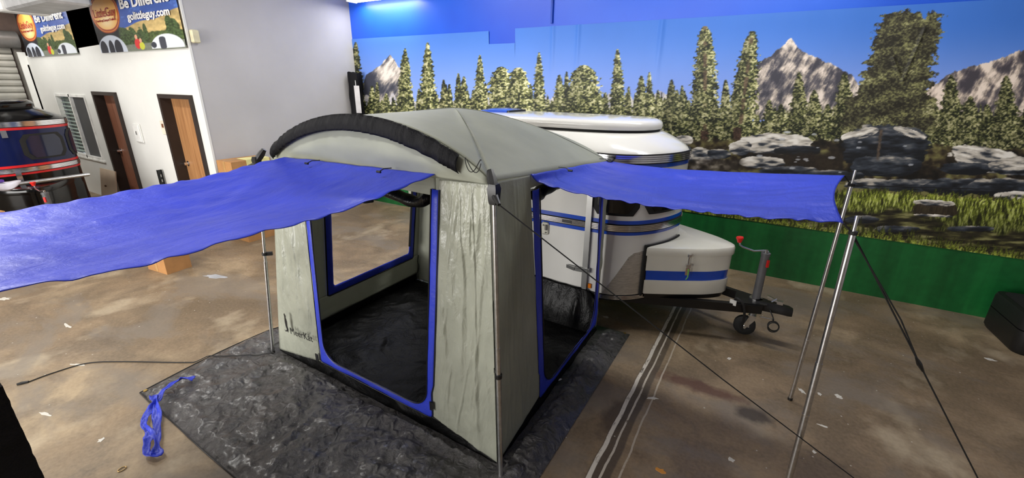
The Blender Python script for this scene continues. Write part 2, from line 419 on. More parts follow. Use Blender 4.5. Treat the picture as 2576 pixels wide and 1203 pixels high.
# ------------------------------------------------------------------ mural
def smooth(a, b, x):
    t = np.clip((x-a)/(b-a), 0, 1); return t*t*(3-2*t)
def paint_mural(u, v):
    H = u.shape
    def C(c): return np.array(c, float)
    def mixc(base, col, m): return base*(1-m[..., None])+col*m[..., None]
    def tex(t, stops):
        ps = [s[0] for s in stops]
        return np.stack([np.interp(t, ps, [s[1][k] for s in stops]) for k in range(3)], -1)
    t = smooth(40, 270, v)
    top = C((62, 116, 206)); bot = C((136, 162, 234))
    col = top*(1-t[..., None])+bot*t[..., None]
    col = col*(1+.03*(fbm(u/60, v/160, 3, 5)-.5))[..., None]
    hi = fbm(u/4.2, v/3.4, 3, 11, .6); md = fbm(u/15, v/12, 3, 23); ed = fbm(u/6, v/4.5, 3, 37, .6); lo_ = fbm(u/45, v/40, 3, 51)
    ln = np.clip(.5+(hi-.5)*2.1+(md-.5)*.9, 0, 1)
    # mountains
    def mountain(xs, ys, seed, base_y, warm):
        nonlocal col
        line = np.interp(u, xs, ys, left=9999, right=9999)+(fbm(u/7, v*0+seed, 3, seed)-.5)*9
        mk = (smooth(-1.2, 1.2, v-line))*(v < base_y+40)
        dg = fbm((u*.9+v*.55)/8, (v*.45-u*.35)/17, 5, seed+3, .68); dg2 = fbm((u*.8-v*.5)/34, (v*.5+u*.4)/22, 3, seed+9)
        s = np.clip(.52+(dg-.5)*1.7+(dg2-.5)*2.3, 0, 1)
        cc = tex(s, [(0, (58, 62, 76)), (.36, (96, 97, 106)), (.55, (150, 145, 141)), (.75, (192, 184, 177)), (1, (228, 220, 212))])
        cc = cc*(1-.0*warm)+C((12, 2, -6))*warm
        col = mixc(col, cc, mk)
    mountain([915, 922, 935, 955, 968, 982, 992, 1002, 1014, 1024, 1040], [210, 188, 178, 166, 152, 138, 150, 168, 176, 210, 236], 3, 250, .2)
    mountain([1896, 1912, 1940, 1965, 1990, 2006, 2018, 2045, 2078, 2112, 2142, 2164, 2190], [175, 156, 140, 118, 97, 116, 130, 141, 156, 172, 188, 222, 262], 5, 262, .5)
    mountain([2325, 2345, 2392, 2450, 2500, 2545, 2576, 2640, 2720, 2860, 3000, 3300], [235, 218, 184, 166, 154, 134, 124, 112, 118, 160, 230, 300], 8, 300, .8)
    # low white ridges
    line = 252+(fbm(u/26, v*0+3, 4, 77)-.5)*58
    mk = smooth(-2, 2, v-line)*(u < 1790)*(v < 330)
    col = mixc(col, tex(np.clip(md*1.6-.3, 0, 1), [(0, (150, 150, 168)), (.5, (205, 200, 198)), (1, (236, 230, 222))]), mk)
    FOL = [(0, (30, 34, 24)), (.3, (58, 64, 40)), (.5, (100, 105, 62)), (.68, (146, 148, 92)), (.86, (188, 186, 132)), (1, (216, 212, 172))]
    FOD = [(0, (16, 18, 14)), (.35, (34, 38, 26)), (.55, (62, 66, 42)), (.75, (98, 98, 64)), (1, (150, 146, 104))]
    fol, fod = tex(ln, FOL), tex(ln, FOD)
    # band of small trees and undergrowth behind everything
    crown = 268+(fbm(u/9, v*0+9, 3, 91, .7)-.5)*70+(vn(u/5, v*0+2, 93)-.5)*20
    band = smooth(-2, 3, v-crown-np.where(u > 1720, 22, 0))*(v < 380)
    col = mixc(col, fol*.92, band)
    def tree(cx, top, base, hw, dark=0., rnd=0., lean=0., trunk=0):
        nonlocal col
        t = (v-top)/(base-top); tt = np.clip(t, 0, 1); x = u-cx-lean*tt
        prof = np.where(rnd > 0, np.sqrt(np.clip(1-(1-np.minimum(tt*1.6, 1))**2, 0, 1)), tt**(.42 if trunk else .66))
        lay = .78+.22*np.abs(((v-top)/max(9., hw*.42)+.35*np.sin(u*.2)) % 1*2-1)
        wdt = hw*prof*lay*(.55+.95*ed)+1.2
        mk = smooth(1.3, -1.0, np.abs(x)-wdt)*(t > 0)*(t < 1)
        gaps = smooth(.20, .30, hi*.6+ed*.4)
        mk = mk*np.where(np.abs(x) > wdt*.55, gaps, 1)
        side = np.clip(.5+.35*x/np.maximum(wdt, 1), 0, 1)
        cc = fol*(1-dark)+fod*dark
        cc = cc*(.72+.5*side)[..., None]
        if trunk:
            tm = (np.abs(x) < hw*.1)*smooth(.35, .6, vn(u*0+cx, v/9, 5)); cc = mixc(cc, C((92, 74, 60))*(.7+.6*hi[..., None]), tm*.8)
        col = mixc(col, cc, mk)
        if trunk:
            tm = smooth(2, -1, np.abs(u-cx-lean)-hw*.22*(1+.3*(ed-.5)))*(v > base-55)*(v < base+6)
            col = mixc(col, tex(hi, [(0, (30, 22, 18)), (.6, (74, 56, 46)), (1, (130, 104, 86))]), tm)
    rs = np.random.RandomState(4)
    for k in range(58):      # rank of young trees
        cx = 905+k*14.5+rs.uniform(-6, 6)
        tree(cx, 214+rs.uniform(-8, 40), 300+rs.uniform(0, 30), 10+rs.uniform(0, 9), rs.uniform(0, .5))
    for a in ((896, 106, 300, 26, .9), (1020, 122, 300, 26, .2), (1077, 107, 300, 27, .1), (1117, 200, 285, 12, .6), (1154, 184, 290, 12, .3), (1168, 192, 290, 18, .2), (1208, 138, 300, 20, .15),
              (1357, 132, 300, 20, .1), (1408, 188, 300, 24, .2), (1426, 180, 295, 12, .3), (1554, 123, 312, 25, .15), (1614, 190, 312, 26, .2), (1634, 181, 312, 14, .1),
              (1690, 200, 330, 24, .75), (1722, 228, 340, 20, .3), (1745, 250, 350, 18, .4)): tree(*a)
    tree(1262, 168, 312, 36, .05, 1); tree(1305, 170, 312, 34, .05, 1); tree(1470, 164, 312, 46, .12, 1)
    for a in ((1826, 200, 352, 24, .4), (1850, 215, 350, 22, .4), (1870, 240, 356, 26, .3), (1935, 250, 350, 24, .4), (1965, 262, 345, 26, .3), (2010, 182, 345, 34, .45), (2048, 226, 345, 36, .35), (2082, 262, 350, 34, .3),
              (2124, 182, 340, 40, .5), (2160, 262, 345, 36, .4), (2352, 262, 352, 34, .45), (2392, 188, 356, 46, .5), (2440, 242, 372, 46, .45), (2482, 262, 384, 40, .5), (2530, 190, 396, 52, .55), (2585, 270, 400, 60, .5), (2650, 220, 400, 60, .5)): tree(*a)
    tree(1774, 66, 384, 46, .3, 0, 0, 1); tree(1800, 250, 384, 26, .6, 0, 0, 0); tree(1893, 78, 376, 44, .3, 0, -38, 1)
    le = np.interp(v, [24, 40, 70, 130, 215, 258, 300, 332], [2262, 2228, 2208, 2190, 2164, 2130, 2110, 2128])
    re = np.interp(v, [24, 36, 80, 150, 200, 260, 310, 332], [2352, 2360, 2362, 2352, 2340, 2350, 2358, 2330])
    notch = 22*np.exp(-((u-2325)/9.)**2)+8*np.exp(-((u-2300)/8.)**2)
    jag = (ed-.5)*34+(vn(u*0+3, v/8, 61)-.5)*26
    mk = smooth(-2, 2, u-le+jag)*smooth(-2, 2, re-u+jag)*smooth(-2, 2, v-26-notch-(ed-.5)*22)*smooth(340, 330, v+(md-.5)*30)
    cc = tex(np.clip(ln*.8+(lo_-.5)*.6-.06+.12*np.cos(v/9.+u*.03), 0, 1), [(0, (38, 36, 28)), (.35, (72, 70, 52)), (.6, (104, 104, 70)), (.8, (138, 138, 90)), (1, (186, 182, 146))])
    col = mixc(col, cc, mk)
    # ground, rocks and water on the right part
    gl = 352+(md-.5)*26+smooth(2100, 2576, u)*22
    gm = smooth(-4, 6, v-gl)*(u > 1690)
    g = tex(np.clip(.5+(lo_-.5)*2+(md-.5)*1.2, 0, 1), [(0, (20, 18, 15)), (.45, (44, 37, 29)), (.65, (74, 66, 44)), (1, (120, 116, 72))])
    col = mixc(col, g, gm)
    def rock(cx, cy, rx, ry, dark=0., seed=0, ang=0., flat=1.):
        nonlocal col
        ca, sa = math.cos(ang), math.sin(ang); x = (u-cx)*ca+(v-cy)*sa; y = -(u-cx)*sa+(v-cy)*ca
        y2 = np.where(y < 0, y, y*flat)
        d = (np.abs(x)/rx)**2.3+(np.abs(y2)/ry)**2.3+(fbm(u/22, v/14, 3, seed+5)-.5)*.9
        mk = smooth(1.04, .96, d)
        s = np.clip(.62+(fbm(x/28+3, y/7, 4, seed+60)-.5)*1.7*(1-1.1*min(.7, max(0, dark)))-y/ry*.25-dark, 0, 1)
        cc = tex(s, [(0, (24, 26, 30)), (.25, (50, 56, 66)), (.42, (92, 94, 98)), (.55, (168, 162, 152)), (.8, (206, 200, 190)), (1, (234, 230, 222))])
        col = mixc(col, cc, mk)
    rock(1945, 362, 95, 26, 0, 1); rock(1862, 372, 28, 18, .1, 2); rock(2010, 378, 60, 12, .55, 3); rock(1720, 352, 22, 12, 0, 4); rock(1760, 392, 36, 20, .05, 5); rock(1810, 388, 30, 12, .3, 6)
    rock(2228, 372, 112, 58, .5, 7); rock(2160, 338, 50, 12, .05, 8, -.25); rock(2290, 335, 40, 10, .05, 9, .3); rock(2230, 418, 90, 26, .48, 10)
    rock(2480, 400, 96, 30, .02, 11, .16); rock(2430, 424, 70, 16, .5, 12); rock(2560, 418, 70, 22, .1, 13); rock(2640, 420, 60, 40, .1, 14)
    dk = smooth(1880, 1960, u)*smooth(2130, 2080, u)*smooth(378, 392, v+(md-.5)*14)*(v < 440)
    col = mixc(col, C((38, 31, 25))*(.7+.6*hi[..., None]), dk*.9)
    rock(1915, 408, 60, 14, .12, 15); rock(1985, 430, 70, 12, .48, 16); rock(2080, 442, 90, 14, .5, 17)
    rock(2190, 462, 70, 13, .2, 18); rock(2290, 466, 80, 16, .42, 19); rock(2400, 470, 80, 22, .5, 20); rock(2510, 470, 90, 22, .42, 21); rock(2560, 492, 60, 12, .05, 22)
    tk = smooth(5, 2, np.abs(u-2216+(v-330)*.12+(ed-.5)*6))*smooth(322, 330, v)*smooth(410, 390, v); col = mixc(col, C((84, 72, 62))*(.7+.6*hi[..., None]), tk)
    wt = smooth(1730, 1745, u)*smooth(1880, 1850, u)*smooth(398, 404, v)*smooth(432, 426, v)
    col = mixc(col, tex(md, [(0, (18, 16, 14)), (.5, (60, 54, 48)), (1, (190, 180, 168))]), wt*.9)
    for k in range(150):
        gx = rs.uniform(1900, 2300); gy = rs.uniform(330, 440); ss = rs.uniform(1.5, 5)
        q = smooth(1.1, .7, ((u-gx)/(ss*1.9))**2+((v-gy)/ss*1.3)**2+(ed-.5)*.9); col = mixc(col, C((190, 194, 200)), q*(.7 if rs.rand() < .12 else .0))
    # grass bank, pond, reeds: each band falls to the right as printed
    sl = (u-2150)*.145
    GR = [(0, (44, 46, 18)), (.35, (84, 92, 34)), (.6, (128, 140, 50)), (.85, (170, 182, 78)), (1, (198, 206, 120))]
    blade = fbm((u+v*.25)/2.6, v/17, 3, 131, .55); blade2 = fbm((u-v*.2)/3.2, v/22, 2, 137)
    gt = tex(np.clip(.5+(blade-.5)*2.0+(blade2-.5)*1.2+(md-.5)*.5, 0, 1), GR)
    e1 = 476+sl*.35+(blade-.5)*40+(md-.5)*22+smooth(2150, 2050, u)*26
    m1 = smooth(-3, 3, v-e1)
    col = mixc(col, gt*np.clip(1.05-(v-e1)/170, .45, 1.1)[..., None], m1)
    e2 = 522+sl*.42+(fbm(u/40, v*0+4, 3, 141)-.5)*34+(hi-.5)*10
    wat = tex(np.clip(.5+(fbm(u/40, v/7, 4, 151)-.5)*2.2, 0, 1), [(0, (24, 22, 16)), (.45, (48, 45, 30)), (.7, (84, 82, 48)), (1, (130, 128, 84))])
    m2 = smooth(-4, 8, v-e2)*smooth(2400, 2330, u+0*v+(md-.5)*120)+smooth(-4, 8, v-e2-36)*smooth(2330, 2400, u+(md-.5)*120)
    col = mixc(col, wat, np.clip(m2, 0, 1))
    rock(2352, 512, 52, 9, 0, 31, .06); 
    dk = smooth(1.1, .9, (np.abs(u-2352)/56)**4+(np.abs(v-528)/17)**4+(hi-.5)*.5); col = mixc(col, C((48, 40, 32))*(.6+.8*blade[..., None]), dk*.93)
    rock(2352, 510, 52, 7, -.08, 32, .06); rock(2350, 542, 50, 3, -.05, 33, .05)
    for (cx, cy, rx, ry) in ((2170, 552, 44, 10), (2250, 576, 60, 8), (2440, 575, 60, 7)): rock(cx, cy, rx, ry, .42, int(cx))
    e3 = 592+sl+(blade-.5)*70+(blade2-.5)*46-16
    m3 = smooth(-4, 4, v-e3)
    col = mixc(col, gt*1.02, m3)
    return np.clip(col, 0, 255)
def color_grid(name, P, rgb, parent, rough, m=None):
    n, q = P.shape[:2]; idx = np.arange(n*q).reshape(n, q)
    F = np.stack([idx[:-1, :-1], idx[1:, :-1], idx[1:, 1:], idx[:-1, 1:]], -1).reshape(-1, 4)
    me = bpy.data.meshes.new(name); nf = len(F)
    me.vertices.add(n*q); me.vertices.foreach_set('co', P.reshape(-1).astype(np.float32))
    me.loops.add(nf*4); me.loops.foreach_set('vertex_index', F.reshape(-1).astype(np.int32))
    me.polygons.add(nf); me.polygons.foreach_set('loop_start', np.arange(0, nf*4, 4, dtype=np.int32))
    me.polygons.foreach_set('use_smooth', np.ones(nf, bool)); me.update(calc_edges=True)
    at = me.color_attributes.new('print', 'FLOAT_COLOR', 'POINT')
    c = np.ones((n*q, 4), np.float32); c[:, :3] = lina(rgb.reshape(-1, 3)); at.data.foreach_set('color', c.reshape(-1))
    if m is None:
        k = NT(name+'_print'); a = k.n('ShaderNodeVertexColor'); a.layer_name = 'print'; k.l(a.outputs[0], k.b.inputs['Base Color'])
        k.b.inputs['Roughness'].default_value = rough; k.b.inputs['Specular IOR Level'].default_value = .3; m = k.m
    me.materials.append(m)
    o = bpy.data.objects.new(name, me); link(o, parent); return o, m
mur = empty('mural', (0, YM, .715), label='vinyl mural of pines, granite peaks and a grassy pond on the blue wall', cat='mural')
vinyl = None
for (u0, u1, zt, zb) in ((884, 1231, 3.148, .715), (1231, 1297, 2.96, .715), (1297, 2760, 3.163, .715)):
    xa, xb = (px(u, 90, 1, YM)[0] for u in (u0, u1))
    if u0 == 884: xa = XG+.005
    if u1 == 2760: xb = 3.7
    us = np.linspace(proj(xa, YM, 2.2)[0], proj(xb, YM, 2.2)[0], max(12, int((u1-u0)/1.75)))
    xs = np.array([px(u, 300, 1, YM)[0] for u in us]); xs = xa+(xs-xs[0])*(xb-xa)/(xs[-1]-xs[0])
    zs = np.linspace(zb, zt, 375)
    XX, ZZ = np.meshgrid(xs, zs, indexing='ij'); YY = np.full_like(XX, YM)
    U, V = proj(XX, YY, ZZ)
    rgb = paint_mural(U, V)
    edge = smooth(.25, 0, zt-ZZ)
    wav = .010+.006*(fbm(XX*1.6, ZZ*.7, 3, 3)-.3)+.012*edge*(fbm(XX*2.2, ZZ*0, 3, 8))
    for fu in (1391, 1454, 1660):      # real upright folds where the vinyl panels were hung
        fx = px(fu, 120, 1, YM)[0]; wav = wav+.016*np.exp(-((XX-fx)/.03)**2)*smooth(2.2, 3.0, ZZ)
    fold = np.exp(-((U-2318+(V-90)*.42)/3.5)**2)*smooth(60, 90, V)*smooth(215, 190, V)+np.exp(-((U-2248-(V-150)*.35)/4.)**2)*smooth(140, 150, V)*smooth(200, 180, V)
    wav = wav+.014*fold                # creases pressed into the vinyl over the big pine
    P = np.stack([XX, -wav, ZZ-.715], -1)
    o, vinyl = color_grid('print_panel', P, rgb, mur, .5, vinyl)

# ------------------------------------------------------------------ wall fittings
M_tube = emis('lit_tube', (255, 252, 242), 9.)
M_fix = mat('white_enamel', (232, 232, 230), .4)
def fixture(loc, L, rz, label, power, grp=None, off=''):
    t = empty('fluorescent_fixture'+off, loc, rz, label=label, cat='light', group=grp)
    h = MB(); h.prism([(-.13, 0), (-.13, .03), (-.05, .08), (.05, .08), (.13, .03), (.13, 0), (.05, .02), (-.05, .02)], -L/2, L/2, 0)
    h.build('housing', M_fix, t)
    for y in (-.065, .065):
        MB().tube([(-L/2+.03, y, -.012), (L/2-.03, y, -.012)], .019, 10).build('tube'+off, M_tube, t, True)
    for x in (-L/2+.015, L/2-.015): MB().box((x, 0, .0), (.03, .22, .07)).build('end_cap', M_fix, t)
    l = area('tube_light'+off, (0, 0, -.05), (0, 0, 0), L, .26, power, (1, .985, .95)); l.parent = t
    return t
fixture((-6.3, 6.08, 3.75), 1.35, 0, 'lit fluorescent light on the blue wall above the mural', 18)
for (x, y, wh) in ((-11.5, 1.2, 'above the black trailer'), (-7.2, .9, 'over the open floor near the office'), (-3.2, .2, 'above the tarp in front of the tent'), (-4.4, 4.3, 'above the back of the tent'), (-.4, 4.4, 'above the white trailer')):
    fixture((x, y, 4.28), 2.4, 0, 'lit fluorescent ceiling light '+wh, FIX_POWER, 'ceiling tube lights', '_offscreen')
fixture((-13.3, 2.7, 3.75), 1.3, PI/2, 'lit fluorescent light over the roller shutter', 14)
MB().tube([(-3.07, YM-.02, 3.2), (-3.07, YM-.02, 4.39)], .017, 10).build('conduit', mat('blue_painted_pipe', (24, 66, 170), .4), None, True, label='blue painted conduit running down the blue wall', cat='pipe')
p = px(487, 92, 0, XG)
sb = MB().box((XG+.04, p[1]+.0, p[2]), (.07, .1, .17), bev=.012).build('alarm_box', mat('cream_plastic', (214, 206, 172), .5), None, label='cream plastic alarm box high on the grey wall', cat='alarm')
p0, p1 = px(335, 310, 1, YO), px(366, 360, 1, YO)
e = empty('electrical_panel', ((p0[0]+p1[0])/2, YO, p1[2]), label='white metal breaker panel on the office wall', cat='electrical panel')
pw, ph = abs(p1[0]-p0[0])*.9, p0[2]-p1[2]
MB().box((0, -.012, ph/2), (pw, .024, ph), bev=.006).build('panel_box', M_wall_white, e)
MB().box((0, -.03, ph/2), (pw*.86, .012, ph*.9), bev=.004).build('panel_door', M_wf, e)
MB().box((0, -.04, ph*.52), (.03, .015, .06)).build('latch', M_alu, e)
p = px(413, 321, 1, YO)
e = empty('light_switch', (p[0], YO, p[2]), label='cream switch plate beside the light brown door', cat='switch')
MB().box((0, -.006, 0), (.16, .012, .22), bev=.004).build('plate', mat('cream_plate', (226, 216, 196), .5), e); MB().box((0, -.015, .03), (.04, .014, .06)).build('toggle', mat('brown_toggle', (122, 74, 46), .5), e)

# ------------------------------------------------------------------ banners over the office
def paint_banner(x, y):
    # x 0..1 left to right, y 0..1 bottom to top
    sh = x.shape
    def C(c): return np.array(c, float)
    def mx(b, c, m): return b*(1-m[..., None])+c*m[..., None]
    y = y*1.75
    hi = fbm(x*60, y*50, 3, 3); md = fbm(x*18, y*14, 3, 9)
    col = np.zeros(sh+(3,))+C((70, 96, 170)); col = mx(col, C((92, 130, 205)), smooth(.55, .9, md))
    hill = .52+.18*smooth(.45, .95, x)+.04*np.sin(x*14)
    col = mx(col, C((190, 166, 112))*(.75+.5*md[..., None]), smooth(.01, -.01, y-hill))
    tl = .34+.1*(fbm(x*16, y*0, 3, 21)-.3)
    col = mx(col, C((74, 88, 52))*(.5+1.0*hi[..., None]), smooth(.012, -.012, y-tl)*(x > .2))
    for cx, hgt, wd in ((.36, .5, .09), (.45, .46, .06), (.62, .52, .025), (.56, .44, .04), (.88, .62, .035), (.93, .55, .05)):
        col = mx(col, C((64, 80, 50))*(.5+1.1*hi[..., None]), smooth(.1, -.1, ((x-cx)/wd)**2+((y-hgt*.62)/(hgt*.42))**2-1+(md-.5)))
    col = mx(col, C((34, 36, 42))*(.7+.6*md[..., None]), smooth(.02, -.02, x-.30-.1*(y-.3)))
    ground = smooth(.01, -.01, y-.12-.05*x); col = mx(col, C((150, 150, 152)), ground*(x > .3)*.6)
    def ell(cx, cy, rx, ry): return (((x-cx)/rx)**2+((y-cy)/ry)**2)
    col = mx(col, C((200, 208, 222)), smooth(1.05, .95, ell(.17, .02, .19, .36)))
    for cx, rx in ((.06, .05), (.165, .035), (.255, .05)):
        col = mx(col, C((50, 52, 62)), smooth(1.08, .92, ell(cx, .07, rx, .2)))
    col = mx(col, C((222, 228, 236)), smooth(1.05, .95, ell(.82, .05, .17, .25))*(y > .03))
    col = mx(col, C((70, 72, 82)), smooth(1.1, .9, (np.abs(x-.78)/.035)**4+(np.abs(y-.13)/.12)**4))
    col = mx(col, C((60, 64, 74)), smooth(1.1, .9, ell(.68, .1, .03, .06)))
    for cx, cy, rx, ry, c in ((.50, .15, .035, .11, (206, 60, 62)), (.545, .1, .03, .08, (196, 200, 70)), (.495, .29, .016, .05, (214, 160, 130)), (.54, .21, .014, .05, (214, 160, 130))):
        col = mx(col, C(c), smooth(1.1, .9, ell(cx, cy, rx, ry)))
    # shield shaped badge, cropped at the top edge like the cloth
    bx, by = (x-.19)/.185, (y-.82)/.40
    d = np.abs(bx)**2.4+np.where(by < 0, np.abs(by)**1.7, np.abs(by)**3)
    col = mx(col, C((150, 52, 34)), smooth(1.03, .97, d)); col = mx(col, C((226, 150, 62)), smooth(.93, .87, d)); col = mx(col, C((160, 66, 40)), smooth(.86, .8, d))
    col = mx(col, tex2(bx, by), smooth(.72, .66, d))
    return np.clip(col, 0, 255)
def tex2(bx, by):
    g = np.exp(-(bx**2*3+(by+.3)**2*4)); return np.array((232, 170, 80.))*(1-g[..., None])+np.array((248, 226, 180.))*g[..., None]
M_btxt = mat('white_print', (240, 240, 240), .5); M_rtxt = mat('red_print', (150, 34, 34), .5)
banner_mat = None
def banner(x0, x1, zb, h, label):
    global banner_mat
    yb = YO-.015
    b = empty('banner', (x0, yb, zb), label=label, cat='banner', group='printed banners over the office'); wd = x1-x0
    XX, YY = np.meshgrid(np.linspace(0, 1, 240), np.linspace(0, 1, 170), indexing='ij')
    o, banner_mat = color_grid('banner_cloth', np.stack([XX*wd, -.008-.012*fbm(XX*5, YY*4, 3, 5), YY*h], -1), paint_banner(XX, YY), b, .4, banner_mat)
    T = lambda fx, fy: frame_m((fx*wd, -.03, fy*h), (1, 0, 0), (0, 0, 1))
    for wtx, fx in (('Little', .05), ('Guy', .21)): text('badge_lettering', wtx, .15*h, M_rtxt, T(fx, .44), b, .002, sx=1.25*wd/2.9)
    for wtx, fx in (('Teardrop', .06), ('Camper', .16), ('Trailers', .245)): text('badge_small_lettering', wtx, .042*h, M_rtxt, T(fx, .385), b, .002, sx=1.5*wd/2.9)
    text('slogan_lettering', 'Be Different', .16*h, M_btxt, T(.41, .50), b, .002, bold=.006, sx=1.6*wd/2.9)
    text('web_lettering', 'golittleguy.com', .12*h, M_btxt, T(.47, .36), b, .002, bold=.004, sx=1.5*wd/2.9)
banner(px(75, 142, 1, YO)[0], px(200, 128, 1, YO)[0], 2.80, 1.2, 'printed camping banner with shield badge next to the roller shutter')
banner(px(262, 140, 1, YO)[0], XG-.01, 2.79, 1.2, 'printed camping banner with shield badge next to the grey wall')
# loft contents: sloping steel bar, duct and flexible hose in front of the banners
MB().box((-10.75, 3.75, 3.22), (.06, .06, .95), rot=Matrix.Rotation(-.75, 3, 'Y')).build('steel_brace', mat('grey_steel', (130, 128, 130), .5, .3), None, label='sloping grey steel brace in the dark loft opening', cat='brace')
c = px(115, 5, 1, 2.7)
e = empty('air_duct', (float(c[0]), 2.7, float(c[2])), label='grey sheet metal air duct hanging before the banner', cat='duct')
MB().box((0, 0, .12), (1.75, .5, .42), bev=.03).build('duct_body', mat('duct_metal', (176, 176, 178), .45, .3), e)
MB().box((-.98, -.02, .15), (.3, .56, .5), bev=.02).build('end_box', M_fix, e)
hp = [(.8, 0, .2), (1.2, -.03, .26), (1.7, -.06, .24), (2.2, -.03, .32), (2.6, 0, .46)]
hp = crom(hp, 48)
MB().tube(hp, [.15+.012*(k % 2) for k in range(48)], 16).build('flexible_hose', mat('white_hose', (205, 204, 202), .5), e, True)

# ================================================================== trailers
def plan_loop(half, n=70):
    """half: near-side plan points rear -> nose (y negative); returns closed loop of 2D points"""
    a = resample(crom(half, 240), n)
    b = a[::-1].copy(); b[:, 1] *= -1
    return np.concatenate([a, b[1:-1]])
BODY = [(-2.75, 0), (-2.75, -.3), (-2.74, -.5), (-2.68, -.63), (-2.52, -.695), (-2.2, -.70), (-1.6, -.70), (-1.0, -.70), (-.62, -.698), (-.47, -.68), (-.36, -.635), (-.25, -.55), (-.14, -.41), (-.06, -.25), (-.015, -.1), (0, 0)]
CAP = [(-2.5, 0), (-2.48, -.25), (-2.38, -.42), (-2.15, -.49), (-1.7, -.50), (-1.2, -.50), (-.85, -.48), (-.6, -.42), (-.42, -.30), (-.33, -.15), (-.30, 0)]
BOXP = [(-.17, -.50), (.05, -.385), (.25, -.27), (.36, -.20), (.45, -.12), (.51, -.05), (.525, 0)]
def normals(L, closed=True):
    t = np.roll(L, -1, 0)-np.roll(L, 1, 0)
    if not closed: t[0] = L[1]-L[0]; t[-1] = L[-1]-L[-2]
    n = np.stack([t[:, 1], -t[:, 0]], -1); n /= np.linalg.norm(n, axis=1)[:, None]+1e-9
    return n
def trailer(loc, ysc, P, label, rz=0.):
    """P: dict of materials"""
    T = empty('camper_trailer', loc, rz, label=label, cat='trailer')
    half_n = 70
    L = plan_loop(BODY, half_n); L[:, 1] *= ysc; N = normals(L)
    if (N[40]*(L[40]-np.array([-1.4, 0]))).sum() < 0: N = -N
    LC = plan_loop(CAP, half_n); LC[:, 1] *= ysc; NC = normals(LC)
    if (NC[40]*(LC[40]-np.array([-1.4, 0]))).sum() < 0: NC = -NC
    ring = lambda L, N, off, z: [(p[0]+n[0]*off, p[1]+n[1]*off, z) for p, n in zip(L, N)]
    near = lambda x, y: int(np.argmin((L[:, 0]-x)**2+(L[:, 1]-y*ysc)**2))
    # body shell
    MB().loft([ring(L, N, -.05, .36), ring(L, N, -.01, .375), ring(L, N, 0, .40), ring(L, N, 0, 1.0), ring(L, N, 0, 1.72)]).build('body', P['body'], T, True)
    def band(name, m, i0, i1, z0, z1, off=.004, par=None, closed=False, seat=.004):
        par = par or T
        ids = list(range(i0, i1+1)) if not closed else list(range(len(L)))
        mb = MB(); n = len(ids); outer0, outer1, in0, in1 = [], [], [], []
        for k, i in enumerate(ids):
            fz = k/max(1, n-1); a = z0(fz) if callable(z0) else z0; b = z1(fz) if callable(z1) else z1
            i %= len(L)
            o = L[i]+N[i]*off; q = L[i]-N[i]*seat
            outer0.append((o[0], o[1], a)); outer1.append((o[0], o[1], b)); in0.append((q[0], q[1], a)); in1.append((q[0], q[1], b))
        rows = [in0, outer0, outer1, in1]
        V = [p for r in rows for p in r]; F = []
        for r in range(4):
            for k in range(n if closed else n-1):
                k2 = (k+1) % n; r2 = (r+1) % 4; F.append((r*n+k, r*n+k2, r2*n+k2, r2*n+k))
        if not closed: F.append((0, n, 2*n, 3*n)); F.append((n-1, 2*n-1, 3*n-1, 4*n-1))
        return mb.add(V, F).build(name, m, par, True)
    NL = len(L)
    # bright ribbed belts with stripes above and below, all round
    def belt(z, hgt, nm='belt_moulding'):
        b = band(nm, M_rubber, 0, 0, z-hgt/2-.008, z+hgt/2+.008, .008, closed=True)
        for k in range(4):
            zz = z-hgt/2+hgt*(k+.5)/4
            band('rib', P['belt'], 0, 0, zz-hgt*.095, zz+hgt*.095, .016, b, True)
        return b
    belt(1.745, .07); belt(1.105, .06)
    band('stripe', P['stripe'], 0, 0, 1.665, 1.706, .003, closed=True)
    band('stripe', P['stripe'], 0, 0, 1.14, 1.178, .003, closed=True); band('stripe', P['stripe'], 0, 0, 1.036, 1.07, .003, closed=True)
    band('sill_moulding', M_rubber, 0, 0, .365, .42, .008, closed=True)
    for k in range(3): band('sill_rib', P['belt'], 0, 0, .374+.014*k, .383+.014*k, .014, closed=True)
    if P.get('panel'):
        band('front_panel', P['panel'], near(-.36, -.635), near(-.36, .635), 1.18, 1.664, .004)
    # front and side windows with rubber surround
    def rwin(xa, ya, xb, yb, z0, z1, nm='window'):
        i0, i1 = near(xa, ya), near(xb, yb)
        rr = lambda lo, hi, r: (lambda f: lo+r*(1-math.sqrt(max(0, 1-max(0, 1-min(f, 1-f)/.14)**2))))
        rh = lambda lo, hi, r: (lambda f: hi-r*(1-math.sqrt(max(0, 1-max(0, 1-min(f, 1-f)/.14)**2))))
        wq = band(nm, M_rubber, i0, i1, rr(z0, z1, .08), rh(z0, z1, .08), .012)
        band('pane', P['glass'], i0+1, i1-1, rr(z0+.025, z1, .07), rh(z0, z1-.025, .07), .016, wq)
    rwin(-.66, -.70, -.27, -.57, 1.225, 1.62); rwin(-.24, -.54, -.03, -.10, 1.235, 1.6); rwin(-.03, .10, -.24, .54, 1.235, 1.6); rwin(-.27, .57, -.66, .70, 1.225, 1.62)
